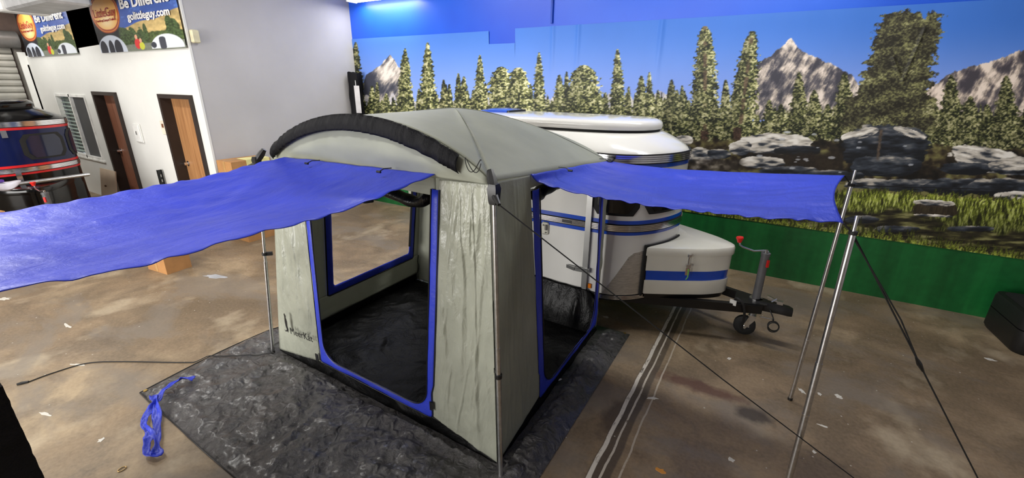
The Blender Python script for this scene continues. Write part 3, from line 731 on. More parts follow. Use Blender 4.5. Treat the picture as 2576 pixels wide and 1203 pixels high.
    # rock guard of aluminium on the lower front corners
    for s in (-1, 1):
        i0, i1 = (near(-.53, -.69), near(-.17, -.47)) if s < 0 else (near(-.17, .47), near(-.53, .69))
        zt = lambda f: .425+min(1, (f if s < 0 else 1-f)/.55)*.43+max(0, (f if s < 0 else 1-f)-.55)*.06
        g = band('rock_guard', P['guard'], i0, i1, .42, zt, .006)
        rv = MB()
        for k in range(i0, i1+1):
            f = (k-i0)/max(1, i1-i0)
            c = L[k % NL]+N[k % NL]*.007; rv.add([(c[0]+dx, c[1]+dy*.3, zt(f)-.02+dz) for dx, dy, dz in ((-.004, -.01, -.004), (.004, -.01, -.004), (.004, -.01, .004), (-.004, -.01, .004), (0, -.02, 0))], [(0, 1, 4), (1, 2, 4), (2, 3, 4), (3, 0, 4)])
        rv.build('rivets', M_chrome, g, kind='stuff')
    # roof: shell, black seal, rounded pop-top lid
    rr = []
    for t in np.linspace(0, 1, 9):
        zz = 1.775+.165*(t**.8 if t < .999 else 1); k = t**1.15
        rr.append([(lerp(p[0]+n[0]*.0, c[0]+cn[0]*.02, k), lerp(p[1], c[1]+cn[1]*.02, k), zz) for p, n, c, cn in zip(L, N, LC, NC)])
    MB().loft([ring(L, N, 0, 1.72)]+rr).build('roof_shell', P['body'], T, True)
    MB().loft([ring(LC, NC, -.01, 1.93), ring(LC, NC, -.004, 1.945), ring(LC, NC, -.004, 1.965)]).build('roof_seal', M_rubber, T, True)
    pr = [(.012, 1.965), (.018, 1.99), (.012, 2.02), (-.01, 2.042), (-.045, 2.053)]
    MB().loft([ring(LC, NC, o, z) for o, z in pr]+[[(c[0]*.5-.7, c[1]*.4, 2.066) for c in LC]]).build('pop_top_lid', P['body'], T, True)
    # door on the near side
    x0, x1, z0, z1, y = -1.25, -.705, .425, 1.63, -.70*ysc
    d = MB().box(((x0+x1)/2, y-.004, (z0+z1)/2), (x1-x0, .016, z1-z0)).build('door', P['body'], T)
    for a, b, m_, nm in ((1.14, 1.178, P['stripe'], 'stripe'), (1.036, 1.07, P['stripe'], 'stripe')):
        MB().box(((x0+x1)/2, y-.0135, (a+b)/2), (x1-x0-.01, .004, b-a)).build(nm, m_, d)
    bb = MB().box(((x0+x1)/2, y-.014, 1.105), (x1-x0-.01, .008, .068)).build('belt_moulding', M_rubber, d)
    for k in range(4): bb2 = MB().box(((x0+x1)/2, y-.02, 1.0855+.013*k), (x1-x0-.01, .008, .0085)).build('belt_rib', P['belt'], d)
    MB().box((x0+.33, y-.026, 1.105), (.1, .004, .03), bev=.0015).build('badge', M_black, d)
    f = MB()
    for x in (x0-.01, x1+.01): f.box((x, y-.02, (z0+z1)/2), (.045, .03, z1-z0+.06))
    f.box(((x0+x1)/2, y-.02, z0-.012), (x1-x0, .03, .04)); f.box(((x0+x1)/2, y-.02, z1+.012), (x1-x0, .03, .04))
    f.build('door_frame', P['trim'], d)
    gg = MB()
    for x in (x0+.018, x1-.018): gg.box((x, y-.018, (z0+z1)/2), (.012, .02, z1-z0-.03))
    gg.build('inner_frame', P['trim'], d)
    lk = MB().box((x0+.1, y-.022, .995), (.075, .026, .13), bev=.01).build('lock', P['lock'], d)
    a = MB(); a.tube([(x0+.085, y-.035, 1.03), (x0+.085, y-.042, 1.03)], .009, 8); a.tube([(x0+.112, y-.035, .955), (x0+.112, y-.042, .955)], .009, 8); a.box((x0+.115, y-.042, 1.01), (.025, .02, .06), bev=.005)
    a.build('latch', mat('grey_latch', (120, 118, 110), .4), d)
    h = MB().box((x1-.02, y-.05, .645), (.14, .025, .04), rz=.15, bev=.006)
    h.prism([(x1-.09, y-.04), (x1-.19, y-.035), (x1-.09, y-.07)], .627, .663); h.box((x1+.035, y-.035, .645), (.035, .02, .05))
    h.build('grab_handle', P['trim'], d)
    MB().box((-.645, y-.008, .475), (.035, .014, .05), bev=.005).build('marker_light', mat('amber_lens', (240, 130, 20), .3), T)
    # wheels and axle
    for s in (-1, 1):
        wx, wy = -1.75, s*(.70*ysc-.12)
        wq = empty('wheel', (0, 0, 0)); wq.parent = T
        tp = [(.17, .0), (.27, -.01), (.3, .02), (.305, .09), (.3, .16), (.27, .19), (.17, .18)]
        mb = MB(); mb.loft([[(wx+r*math.cos(a), wy-.09+yy, .305+r*math.sin(a)) for r, yy in tp] for a in np.linspace(0, 2*PI, 33)], True, (False, False))
        mb.build('tyre', M_rubber, wq, True)
        MB().tube([(wx, wy-.08, .305), (wx, wy+.08, .305)], .175, 24).build('rim', M_alu, wq, True)
    MB().tube([(-1.75, -.6*ysc, .29), (-1.75, .6*ysc, .29)], .03, 8).build('axle', M_steel, T)
    # A-frame tongue
    def bar(a, b, wd, hg):
        a, b = Vector(a), Vector(b); dd = (b-a); ln = dd.length; rot = Matrix((dd.normalized(), Vector((0, 0, 1)).cross(dd.normalized()), Vector((0, 0, 1)))).transposed()
        return MB().box((a+b)/2, (ln, wd, hg), rot=rot)
    for s in (-1, 1): bar((-.9, s*.68, .33), (.86, s*.075, .355), .05, .085).build('frame_rail', M_steel, T)
    bar((-.35, -.5, .33), (-.35, .5, .33), .05, .07).build('cross_member', M_steel, T)
    MB().prism([(.62, -.16), (.9, -.075), (.9, .075), (.62, .16)], .396, .404).build('jack_plate', M_steel, T)
    c = MB(); c.loft([[(x, y*wd, .33+z*hg) for y, z in ((-1, 0), (1, 0), (1, .7), (.6, 1), (-.6, 1), (-1, .7))] for x, wd, hg in ((.8, .06, .085), (.95, .05, .085), (1.02, .045, .08), (1.08, .05, .075), (1.115, .04, .06))])
    c.build('coupler', M_steel, T, True)
    q = MB(); q.box((.95, .015, .44), (.13, .02, .02), rz=.1, rot=Matrix.Rotation(.35, 3, 'Y')); q.box((1.0, 0, .43), (.05, .045, .03)); q.tube([(.93, -.03, .43), (.97, .02, .45)], .006, 6)
    q.build('coupler_latch', M_alu, T)
    # tongue jack
    jx, jy = .80, .03
    J = empty('jack'); J.parent = T
    jm = P.get('jack', mat('grey_jack_paint', (92, 92, 94), .45))
    MB().tube([(jx, jy, .35), (jx, jy, .86)], .037, 18).build('jack_tube', jm, J, True)
    MB().tube([(jx, jy, .86), (jx, jy, .885)], .041, 18).build('jack_cap', jm, J, True)
    MB().tube([(jx-.01, jy, .09), (jx, jy, .36)], .028, 14).build('inner_tube', M_alu, J, True)
    MB().tube([(jx, jy, .40), (jx, jy, .415)], .06, 14).build('jack_collar', M_alu, J)
    MB().box((jx+.03, jy-.025, .79), (.022, .022, .07), rz=.8).build('warning_sticker', M_red, J)
    hh = MB(); hh.tube([(jx+.02, jy, .9), (jx-.02, jy, .905), (jx-.1, jy-.02, .89), (jx-.2, jy-.03, .915), (jx-.225, jy-.03, .93), (jx-.235, jy-.03, .97)], .009, 8); hh.tube([(jx, jy, .88), (jx, jy, .915)], .014, 8)
    cr = hh.build('crank', M_alu, J, True)
    MB().tube([(jx-.235, jy-.03, .955), (jx-.236, jy-.03, .97), (jx-.238, jy-.03, 1.0), (jx-.239, jy-.03, 1.01)], [.018, .022, .034, .03], 12).build('crank_knob', M_red, J, True)
    wz = .1
    for yy in (-.022,):
        mb = MB(); tp = [(.045, -.03), (.085, -.03), (.1, -.02), (.1, .02), (.085, .03), (.045, .03)]
        mb.loft([[(jx-.05+r*math.cos(a), jy+t2, wz+r*math.sin(a)) for r, t2 in tp] for a in np.linspace(0, 2*PI, 29)], True, (False, False))
        mb.tube([(jx-.05, jy-.025, wz), (jx-.05, jy+.025, wz)], .05, 16)
        mb.build('caster_wheel', M_rubber, J, True)
    fk = MB(); 
    for s in (-1, 1): fk.prism([(jx-.07, .085), (jx-.04, .075), (jx+.03, .19), (jx+.03, .23), (jx-.02, .23)], jy+s*.042-.003, jy+s*.042+.003, 1)
    fk.box((jx, jy, .23), (.07, .1, .012)); fk.tube([(jx-.05, jy-.055, .1), (jx-.05, jy+.055, .1)], .012, 8)
    fk.build('caster_fork', M_alu, J)
    # tongue storage box
    B = resample(crom(BOXP, 120), 34); full = np.concatenate([B, (B[::-1]*np.array([1, -1]))[1:]]); full[:, 1] *= ysc
    back = [(-.13, .42), (-.07, .25), (-.03, .1), (-.02, 0), (-.03, -.1), (-.07, -.25), (-.13, -.42)]
    fullc = np.concatenate([full, np.array(back)*np.array([1, ysc])])
    cen = np.array([.12, 0])
    sc = lambda o, z: [tuple(p+(p-cen)/np.linalg.norm(p-cen)*o)+(z,) for p in fullc]
    X = empty('tongue_box'); X.parent = T
    MB().loft([sc(-.012, .425), sc(0, .44), sc(0, .575)]).build('lower_tub', P['box'], X, True)
    MB().loft([sc(-.014, .56), sc(-.010, .68)]).build('box_stripe', P.get('box_stripe', P['stripe']), X, True)
    MB().loft([sc(-.002, .675), sc(.0, .845)]).build('upper_tub', P['box'], X, True)
    MB().loft([sc(.012, .83), sc(.016, .838), sc(.016, .90), sc(.008, .912), sc(-.03, .918), [(p[0]*.3+.1, p[1]*.3, .93) for p in fullc]]).build('box_lid', P['box'], X, True)
    lx, ly = .17, -.318*ysc; tdir = Vector((.2, .115, 0)).normalized(); nd = Vector((.115*1, -.2, 0)).normalized()
    lt = MB(); bp = Vector((lx, ly, .86))+nd*.03
    lt.tube([bp+Vector((0, 0, .005)), bp+Vector((0, 0, -.02))], .018, 10); lt.tube([bp, bp+Vector((0, 0, -.04)), bp+Vector((.0, 0, -.10))], .006, 8); lt.box(bp+Vector((0, 0, -.11)), (.04, .03, .03), rz=.5)
    la = lt.build('box_latch', M_chrome, X, True)
    tg = MB(); tg.box(bp+nd*.006+Vector((0, 0, -.17)), (.035, .012, .07), rz=.5); tg.build('hang_tag', mat('tag_print', (160, 130, 110), .5), X)
    tg = MB(); tg.tube([bp+Vector((.01, -.01, -.14)), bp+Vector((.014, -.012, -.22)), bp+Vector((.0, -.01, -.25))], .005, 6); tg.build('tag_string', mat('green_string', (120, 205, 90), .5), X)
    # black edge trim between body and box
    eb = []
    for i in range(near(-.17, -.49), near(-.02, .02)+1): eb.append((L[i][0]+N[i][0]*.012, L[i][1]+N[i][1]*.012, .925))
    MB().tube(eb, .011, 8).build('edge_trim', M_rubber, T, True)
    i = near(-.18, -.5); MB().tube([(L[i][0]+.015, L[i][1]-.012, .41), (L[i][0]+.01, L[i][1]-.012, .7), (L[i][0]+.01, L[i][1]-.012, .93)], .014, 8).build('edge_trim', M_rubber, T, True)
    # frame under the box, wiring
    MB().loft([sc(-.03, .375), sc(-.015, .425)]).build('box_floor', M_steel, X)
    return T
WP = dict(body=M_white, stripe=M_bluep, belt=M_chrome, guard=mat('brushed_aluminium', (196, 194, 188), .38, .8, .1, 18, .12, 60, stretch=(1, 1, 6)), trim=mat('anodised_trim', (170, 170, 168), .35, .85, .05), lock=mat('ivory_lock', (222, 220, 205), .4),
          box=mat('ivory_gelcoat', (222, 220, 208), .22, 0, .015, coat=.5), glass=mat('dark_glass', (14, 15, 17), .08))
WT = trailer((-.68, 4.5, 0), 1.0, WP, 'white camper trailer with blue stripes behind the tent')
# trailer extras seen from the workshop: sticker, power cable and breakaway coil
MB().box((-.085+.66+.04, -.182, .405), (.06, .004, .055), rz=-.29+PI*0).build('serial_sticker', mat('white_sticker', (225, 225, 220), .5), WT)
MB().tube(crom([(.62, -.16, .40), (.64, -.19, .46), (.70, -.2, .42), (.73, -.17, .3), (.73, -.12, .17), (.735, -.1, .1)], 30), .012, 8).build('power_cable', M_rubber, WT, True)
cl = [(.93, -.06, .36), (.97, -.1, .30)]+[(.985+.045*math.cos(a), -.11+.02*math.sin(a*.5), .22+.05*math.sin(a)) for a in np.linspace(PI*.6, PI*4.6, 26)]
MB().tube(crom(cl, 70), .006, 6).build('breakaway_coil', M_rubber, WT, True)
MB().tube([(.86, -.13, .30), (.98, -.09, .285)], .006, 6).build('breakaway_pin', M_alu, WT)
# blue roof vent cover standing on the trailer lid
p = px(1290, 292, 1, 4.5)
vh = empty('roof_vent', (0, 0, 0)); vh.parent = WT
MB().loft([[(p[0]+.68-.42+x, y*.22, 2.035+zz*.55) for y, zz in ((-1, 0), (1, 0), (.95, hh*.8), (.5, hh), (-.5, hh), (-.95, hh*.8))] for x, hh in ((0, .02), (.1, .09), (.25, .12), (.40, .11), (.46, .09))]).build('vent_cover', M_bluep, vh, True)
MB().box((p[0]+.68+.05, 0, 2.065), (.03, .38, .04)).build('vent_grille', M_black, vh)

M_blk = mat('black_gelcoat', (9, 9, 10), .16, 0, .1, 2, spec=.3, coat=.15)
BP = dict(body=M_blk, stripe=mat('red_stripe', (205, 34, 38), .3), belt=M_chrome, guard=M_blk, trim=M_chrome, lock=M_black, box=M_blk, box_stripe=M_blk, glass=mat('navy_glass', (28, 34, 58), .1), panel=mat('navy_gelcoat', (12, 22, 66), .2, 0, .1, spec=.3, coat=.1))
BT = trailer((-9.32, 1.75, 0), 1.2, BP, 'black camper trailer with red and chrome stripes before the office wall')
v = MB(); v.box((.012, 0, .98), (.02, .06, .26)); v.box((.012, 0, 1.62), (.02, .06, .1)); v.build('nose_strip', M_chrome, BT)
pk = empty('pole_bundle', (-8.86, 1.83, .95), label='bundle of bright tent poles in a plastic bag on the black trailer', cat='tent poles')
for k in range(4):
    MB().tube([(.03*k-.05, -.45, .03+.012*(k % 2)), (.03*k-.05, .55, .045+.012*(k % 2))], .017, 8).build('pole', M_alu, pk)
bg = []
for t in np.linspace(0, 1, 14):
    r = .02+.13*math.sin(PI*t)**.7; bg.append([(.02+r*1.0*math.cos(a)*(1+.15*math.sin(3*a+5*t)), -.62+.45*t, .06+r*.45*math.sin(a)+.03*math.sin(7*t)) for a in np.linspace(0, 2*PI, 17)[:-1]])
MB().loft(bg).build('plastic_bag', mat('clear_white_plastic', (214, 212, 222), .25), pk, True)
MB().box((.1, -.42, .12), (.06, .16, .03), rz=.2).build('purple_print', mat('purple_print', (88, 60, 150), .4), pk)
MB().box((.13, -.56, .10), (.05, .07, .03), rz=.2).build('yellow_print', mat('yellow_print', (230, 180, 40), .4), pk)

# ================================================================== tent
def fabric_mat(name, col, rough, bumps, spec=.5, sheen=0., streak=None, var=.05, coat=0., trans=0., crk=None):
    k = NT(name); f = k.noise(3, 4)
    d = tuple(c*(1-var) for c in col); h = tuple(min(255, c*(1+var)) for c in col)
    k.l(k.ramp(f, [(.3, d), (.7, h)]), k.b.inputs['Base Color'])
    k.b.inputs['Roughness'].default_value = rough; k.b.inputs['Specular IOR Level'].default_value = spec
    k.b.inputs['Sheen Weight'].default_value = sheen; k.b.inputs['Coat Weight'].default_value = coat
    pv = None
    for (sc_, st, dist, stretch) in bumps: pv = k.bump(k.noise(sc_, 5, .6, stretch=stretch, dist=.8), st, dist, pv)
    if crk: pv = k.bump(k.noise(crk[0], 4, .5, stretch=crk[3], dist=1.2, typ='RIDGED_MULTIFRACTAL'), crk[1], crk[2], pv)
    if trans:
        tr = k.n('ShaderNodeBsdfTranslucent'); tr.inputs[0].default_value = (*lin(col), 1); mx = k.n('ShaderNodeMixShader'); mx.inputs[0].default_value = trans
        out = [n_ for n_ in k.t.nodes if n_.type == 'OUTPUT_MATERIAL'][0]
        k.l(k.b.outputs[0], mx.inputs[1]); k.l(tr.outputs[0], mx.inputs[2]); k.l(mx.outputs[0], out.inputs[0])
    return k.m
M_tent = fabric_mat('sage_tent_fabric', (172, 175, 160), .5, [(3.5, .35, .03, (1, 1, .5)), (16, .25, .012, None)], .4, trans=.3)
M_tentw = fabric_mat('coated_sage_fabric', (172, 175, 160), .32, [(3.0, .6, .04, (1.6, 1.6, .5)), (9, .5, .02, (1, 1, .6)), (30, .2, .006, None)], .7, trans=.2, crk=(2.2, .6, .05, (1.5, 1.5, .7)))
M_tentr = fabric_mat('sage_roof_fabric', (172, 175, 160), .55, [(2.5, .2, .02, None)], .35, trans=.3)
M_bluef = fabric_mat('royal_blue_fabric', (46, 64, 196), .45, [(5, .35, .02, None), (22, .25, .008, None)], .45)
M_bluea = fabric_mat('royal_blue_awning_fabric', (46, 64, 196), .38, [(3, .35, .03, (2.2, .8, 1)), (15, .2, .01, (1, 2, 1))], .55, trans=.12, crk=(1.6, .3, .05, None))
M_bluet = fabric_mat('deep_blue_trim', (46, 64, 196), .5, [(14, .4, .01, None)], .4)
M_blkf = fabric_mat('black_groundsheet', (8, 8, 9), .5, [(4, .7, .03, None), (14, .5, .012, None)], .18, crk=(3, .8, .05, None))
M_blkv = fabric_mat('glossy_black_vinyl', (8, 8, 9), .3, [(4, .5, .03, (3, 3, .6)), (12, .3, .01, None)], .2)
M_sleeve = fabric_mat('black_pole_sleeve', (13, 13, 17), .6, [(30, .5, .01, (2, 2, .4))], .15)
TENT = empty('cabin_tent', (-2.4, 2.85, 0), label='sage green cabin tent with blue trim standing on the black tarp', cat='tent')
TENT_INV = Vector((2.4, -2.85, 0))
class TP:     # parts are given in world coordinates; the Empty sits at the tent's base
    pass
def tpart(o):
    o.location = o.location+TENT_INV; return o
Nb, Lb, Rb, Bb = np.array((-1.18, 1.86, .0)), np.array((-3.60, 1.90, .0)), np.array((-1.22, 3.84, 0.)), np.array((-3.6, 3.84, 0.))
Nt, Lt, Rt, Bt = np.array((-1.235, 1.88, 1.875)), np.array((-3.35, 2.0, 1.81)), np.array((-1.22, 3.70, 1.735)), np.array((-3.33, 3.68, 1.76))
def fw(x, z):           # point on the front wall: world x at height z
    t = z/1.85; yl, yr = lerp(Lb, Lt, t), lerp(Nb, Nt, t); s = (x-yr[0])/(yl[0]-yr[0])
    return np.array((x, lerp(yr[1], yl[1], s), z))
def rwl(y, z):          # point on the right wall
    t = z/1.8; a, b = lerp(Nb, Nt, t), lerp(Rb, Rt, t); s = (y-a[1])/(b[1]-a[1]); return np.array((lerp(a[0], b[0], s), y, z))
def lwl(y, z):          # point on the left wall
    t = z/1.8; a, b = lerp(Lb, Lt, t), lerp(Bb, Bt, t); s = (y-a[1])/(b[1]-a[1]); return np.array((lerp(a[0], b[0], s), y, z))
def panel(name, fun, u0, u1, zb, zt, m, nrm, amp=.012, nu=60, nv=100, seed=0, sag=0., freq=(3., 2.), crease=.008, **k):
    """u0,u1: callables of z-fraction; zb,zt: callables of u-fraction"""
    P = np.zeros((nu, nv, 3))
    for i in range(nu):
        for j in range(nv):
            a, b = i/(nu-1), j/(nv-1); z = lerp(zb(a), zt(a), b); y = lerp(u0(b), u1(b), a); P[i, j] = fun(y, z)
    A, B = np.meshgrid(np.linspace(0, 1, nu), np.linspace(0, 1, nv), indexing='ij')
    ed = np.minimum(1, 4*np.minimum(A, 1-A))*np.minimum(1, 6*np.minimum(B, 1-B)+.25)
    if seed == 3: ed = ed*(1-.85*np.exp(-(((A-.62)/.4)**2+((B-.17)/.11)**2)))      # the printed corner lies taut
    dsp = amp*(2*ridge(A*freq[0]+B*.8, B*freq[1]-A*.5, 3, seed)-1.2)*ed+amp*.5*(fbm(A*freq[0]*3, B*freq[1]*4, 3, seed+5)-.5)*ed+sag*np.sin(PI*A)*np.sin(PI*B)
    w1 = A*freq[0]*1.3+.5*fbm(A*3, B*3, 2, seed+2)+B*.35; w2 = A*freq[0]*2.1-B*1.6+.6*fbm(A*2, B*2, 2, seed+8)
    dsp = dsp+crease*ed*(np.clip(ridge(w1*2, B*1.1, 2, seed+11)-.72, 0, 1)*2.2+np.clip(ridge(w2*1.6, B*2.2, 2, seed+13)-.78, 0, 1)*2.0-.2)
    dsp = dsp+ed*crumple(A*1.0+B*.6, B*1.6-A*.3, (3, 6, 12), crease*.9, seed)
    P = P+dsp[..., None]*np.array(nrm)
    return tpart(sheet(name, P, m, TENT, **k))
cst = lambda v: (lambda f: v)
# roof of four gores around the peak
PK = np.array((-2.2, 2.83, 2.175))
def gore(name, A, B, rise, seed, pw=1.65):
    nu, nv = 41, 25; P = np.zeros((nu, nv, 3))
    for i in range(nu):
        s = i/(nu-1); E = lerp(A, B, s); E[2] += rise*(1-(2*s-1)**2)**.85
        for j in range(nv):
            t = j/(nv-1); q = lerp(PK, E, t); p2 = lerp(pw, 1.5, abs(2*s-1)**3); q[2] = E[2]+(PK[2]-E[2])*(1-t**p2)
            q[2] += .014*math.sin(PI*t)*(abs(2*s-1)**8)
            P[i, j] = q
    P[..., 2] += .006*(fbm(P[..., 0]*4, P[..., 1]*4, 3, 5)-.5)
    return tpart(sheet(name, P, M_tentr, TENT))
gore('roof_panel', Lt.copy(), Nt.copy(), .315, 1, 1.2); gore('roof_panel', Nt.copy(), Rt.copy(), .0, 2, 1.75); gore('roof_panel', Rt.copy(), Bt.copy(), .26, 3, 1.4); gore('roof_panel', Bt.copy(), Lt.copy(), .06, 4, 1.75)
def arch(s):
    q = lerp(Lt, Nt, s); q[2] += .315*(1-(2*s-1)**2)**.85; q[1] -= .012; return q
# eyebrow below the arch
P = np.zeros((60, 18, 3))
for i in range(60):
    s = .005+.99*i/59; a = arch(s); b = lerp(Lt, Nt, s)+np.array((0, -.02, -.01))
    for j in range(18):
        t = j/17; hg = min(1, (a[2]-b[2])/.3); P[i, j] = lerp(a, b, t)+np.array((0, -.045*hg*math.sin(PI*t)-.004*t+.012*(ridge(np.array(s*5+t), np.array(t*3.), 3, 6)-.6)*hg*math.sin(PI*t), 0))
tpart(sheet('eyebrow_panel', P, M_tentr, TENT))
# black sleeve with gathered pleats and the spring pole it carries
P = np.zeros((150, 9, 3))
for i in range(150):
    s = .045+.87*i/149; a = arch(s)
    for j in range(9):
        t = j/8; wv = .006*math.sin(i*1.1+2*vn(np.array(i*.2), np.array(0.), 2)*6)
        hg = max(.12, .315*(1-(2*s-1)**2)**.85); P[i, j] = a+np.array((0, -.034-.012*math.sin(PI*t)+wv-.05*min(1, hg/.3)*math.sin(PI*min(1, .1*t/hg)), .015-.098*t))
tpart(sheet('pole_sleeve', P, M_sleeve, TENT))
tpart(MB().tube([arch(s)+np.array((0, -.025, .02-.02*abs(2*s-1)**8)) for s in np.linspace(-.02, 1.015, 60)], .0085, 8).build('arch_pole', mat('grey_fibre_pole', (120, 122, 126), .3, .5), TENT, True))
for b in (Nt, Lt, Rt):
    sm = []
    for t in np.linspace(.02, .97, 30):
        q = lerp(PK, b, t); q[2] = b[2]+(PK[2]-b[2])*(1-t**1.5)+.014*math.sin(PI*t)+.003; sm.append(q)
    tpart(MB().tube(sm, .0025, 5).build('roof_seam', mat('seam_thread', (140, 143, 132), .7), TENT))
# front wall
panel('front_panel', fw, lambda b: lerp(-3.60, -3.36, b), cst(-2.965), lambda a: .02+.10*a, cst(1.82), M_tentw, (0, -1, 0), .016, seed=3, freq=(2.2, 3.), crease=.02)
panel('front_panel', fw, lambda b: lerp(-1.745, -1.60, b), lambda b: lerp(-1.185, -1.245, b), lambda a: .14-.12*a, lambda a: 1.84+.02*a, M_tentw, (0, -1, 0), .014, seed=9, freq=(2.0, 3.5), nu=110, nv=220, crease=.02)
panel('door_header', fw, cst(-2.97), cst(-1.63), cst(1.74), lambda a: 1.815+.03*a, M_tent, (0, -1, 0), .004)
# right wall
panel('side_panel', rwl, lambda b: lerp(1.866, 1.885, b), lambda b: lerp(2.485, 2.30, b), lambda a: .02+.10*a, lambda a: 1.865-.025*a, M_tent, (1, 0, 0), .008, seed=21, nu=80, nv=160, freq=(2., 4.), crease=.008)
panel('side_panel', rwl, lambda b: lerp(3.745, 3.625, b), lambda b: lerp(3.785, 3.77, b), cst(.06), cst(1.72), M_tent, (1, 0, 0), .012, seed=25, nu=8, nv=60, freq=(1., 8.))
panel('door_header', rwl, cst(2.30), cst(3.72), lambda a: 1.76-.03*a, lambda a: 1.84-.1*a, M_tent, (1, 0, 0), .003)
# left wall around its window
wy0, wy1, wz0, wz1 = 2.50, 3.53, .44, 1.62
panel('side_panel', lwl, cst(1.92), cst(3.82), lambda a: .1, cst(wz0-.08), M_tent, (1, 0, 0), .008, seed=31, nu=50, nv=16)
panel('side_panel', lwl, lambda b: lerp(1.92, 1.99, b), cst(wy0-.06), cst(wz0-.08), cst(1.79), M_tent, (1, 0, 0), .006, seed=33, nu=20)
panel('side_panel', lwl, lambda b: wy1+.1, lambda b: lerp(3.83, 3.69, b), cst(wz0-.08), cst(1.76), M_tent, (1, 0, 0), .006, seed=35, nu=20)
panel('side_panel', lwl, cst(wy0-.07), cst(wy1+.1), cst(wz1), cst(1.77), M_tent, (1, 0, 0), .004, seed=36, nu=20, nv=8)
# back panel beside the trailer door
bwl = lambda x, z: np.array((x, lerp(3.75, 3.69, z/1.78), z))
panel('back_panel', bwl, cst(-3.60), cst(-2.05), cst(.02), cst(1.78), M_tent, (0, -1, 0), .006, seed=38, nu=30)
def trim_strip(name, pts_out, pts_in, m, nrm, amp=.006, seed=0, n=110, q=6, off=.006):
    O, I = resample(pts_out, n), resample(pts_in, n); P = np.zeros((n, q, 3))
    for j in range(q): P[:, j] = lerp(O, I, j/(q-1))
    A, B = np.meshgrid(np.linspace(0, 1, n), np.linspace(0, 1, q), indexing='ij')
    P = P+(off+amp*(2*fbm(A*26, B*1.5, 3, seed)-1)+amp*.8*np.sin(PI*B))[..., None]*np.array(nrm)
    return tpart(sheet(name, P, m, TENT))
def uring(fun, a, b, zb, zt, r, n=14):
    """U-shaped path down one side, round the sill and up the other; a(z), b(z) side positions"""
    pts = [fun(a(z), z) for z in np.linspace(zt, zb+r, 12)]
    pts += [fun(a(zb)+(1-math.cos(t))*r*(1 if b(zb) > a(zb) else -1), zb+r-math.sin(t)*r) for t in np.linspace(0, PI/2, n)]
    pts += [fun(x, zb+.0) for x in np.linspace(a(zb)+r*(1 if b(zb) > a(zb) else -1), b(zb)-r*(1 if b(zb) > a(zb) else -1), 20)]
    pts += [fun(b(zb)-(1-math.sin(t))*r*(1 if b(zb) > a(zb) else -1), zb+r-math.cos(t)*r) for t in np.linspace(0, PI/2, n)]
    pts += [fun(b(z), z) for z in np.linspace(zb+r, zt, 12)]
    return pts
fa = lambda z: -2.97+.0*z; fb = lambda z: -1.735+.078*z
def both(fun, a, b, zb, zt, wd, r, sill):
    sg = 1 if b(0) > a(0) else -1; n = 60
    out, inn = [], []
    for z in np.linspace(zt, zb+sill+r, 24): out.append(fun(a(z), z)); inn.append(fun(a(z)+sg*wd, z))
    zc = zb+sill+r
    for t in np.linspace(0, PI/2, 16)[1:]:
        inn.append(fun(a(zc)+sg*(wd+r*(1-math.cos(t))), zc-r*math.sin(t)))
        f = t/(PI/2)
        out.append(fun(a(zb), lerp(zc, zb, f*2)) if f < .5 else fun(a(zb)+sg*(wd+r)*(f*2-1), zb))
    for f in np.linspace(0, 1, 24)[1:-1]:
        x = lerp(a(zb)+sg*(wd+r), b(zb)-sg*(wd+r), f); out.append(fun(x, zb)); inn.append(fun(x, zb+sill))
    for t in np.linspace(0, PI/2, 16):
        inn.append(fun(b(zc)-sg*(wd+r*(1-math.sin(t))), zc-r*math.cos(t)))
        f = t/(PI/2)
        out.append(fun(b(zb)-sg*(wd+r)*(1-f*2), zb) if f < .5 else fun(b(zb), lerp(zb, zc, f*2-1)))
    for z in np.linspace(zb+sill+r, zt, 24)[1:]: out.append(fun(b(z), z)); inn.append(fun(b(z)-sg*wd, z))
    return np.array(out), np.array(inn)
def ring_sheet(name, out, inn, m, nrm, q=6, amp=.006, off=.006, seed=0):
    n = len(out); P = np.zeros((n, q, 3))
    for j in range(q): P[:, j] = lerp(out, inn, j/(q-1))
    A, B = np.meshgrid(np.linspace(0, 1, n), np.linspace(0, 1, q), indexing='ij')
    P = P+(off+amp*(2*fbm(A*30, B*1.5, 3, seed)-1)+amp*np.sin(PI*B))[..., None]*np.array(nrm)
    return tpart(sheet(name, P, m, TENT))
fo, fi = both(fw, fa, fb, .125, 1.78, .062, .16, .055)
ring_sheet('door_trim', fo, fi, M_bluef, (0, -1, 0), seed=2)
tpart(MB().tube(resample(fi+np.array((0, -.012, 0)), 160), .004, 6).build('zipper', M_black, TENT, True)); tpart(MB().tube(resample(fo+np.array((0, -.012, 0)), 160), .003, 6).build('piping', M_black, TENT, True))
ra = lambda z: 2.475-.085*z; rb = lambda z: 3.765-.075*z
ro, ri = both(rwl, ra, rb, .10, 1.74, .085, .19, .05)
ring_sheet('door_trim', ro, ri, M_bluef, (1, 0, 0), seed=4)
tpart(MB().tube(resample(ri+np.array((.012, 0, 0)), 160), .004, 6).build('zipper', M_black, TENT, True))
la_ = lambda z: wy0-.075; lb_ = lambda z: wy1+.11
lo_o, lo_i = both(lwl, la_, lb_, wz0-.09, wz1, .075, .03, .09)
ring_sheet('window_trim', lo_o, lo_i, M_bluet, (1, 0, 0), seed=6, off=.012)
tpart(MB().tube(resample(lo_o+np.array((.016, 0, 0)), 120), .007, 6).build('zipper', M_black, TENT, True))
tpart(MB().tube([lwl(wy1+.02, z)+np.array((.03, 0, 0)) for z in np.linspace(wz0+.1, wz1, 8)], .012, 6).build('window_seam', M_black, TENT, True))
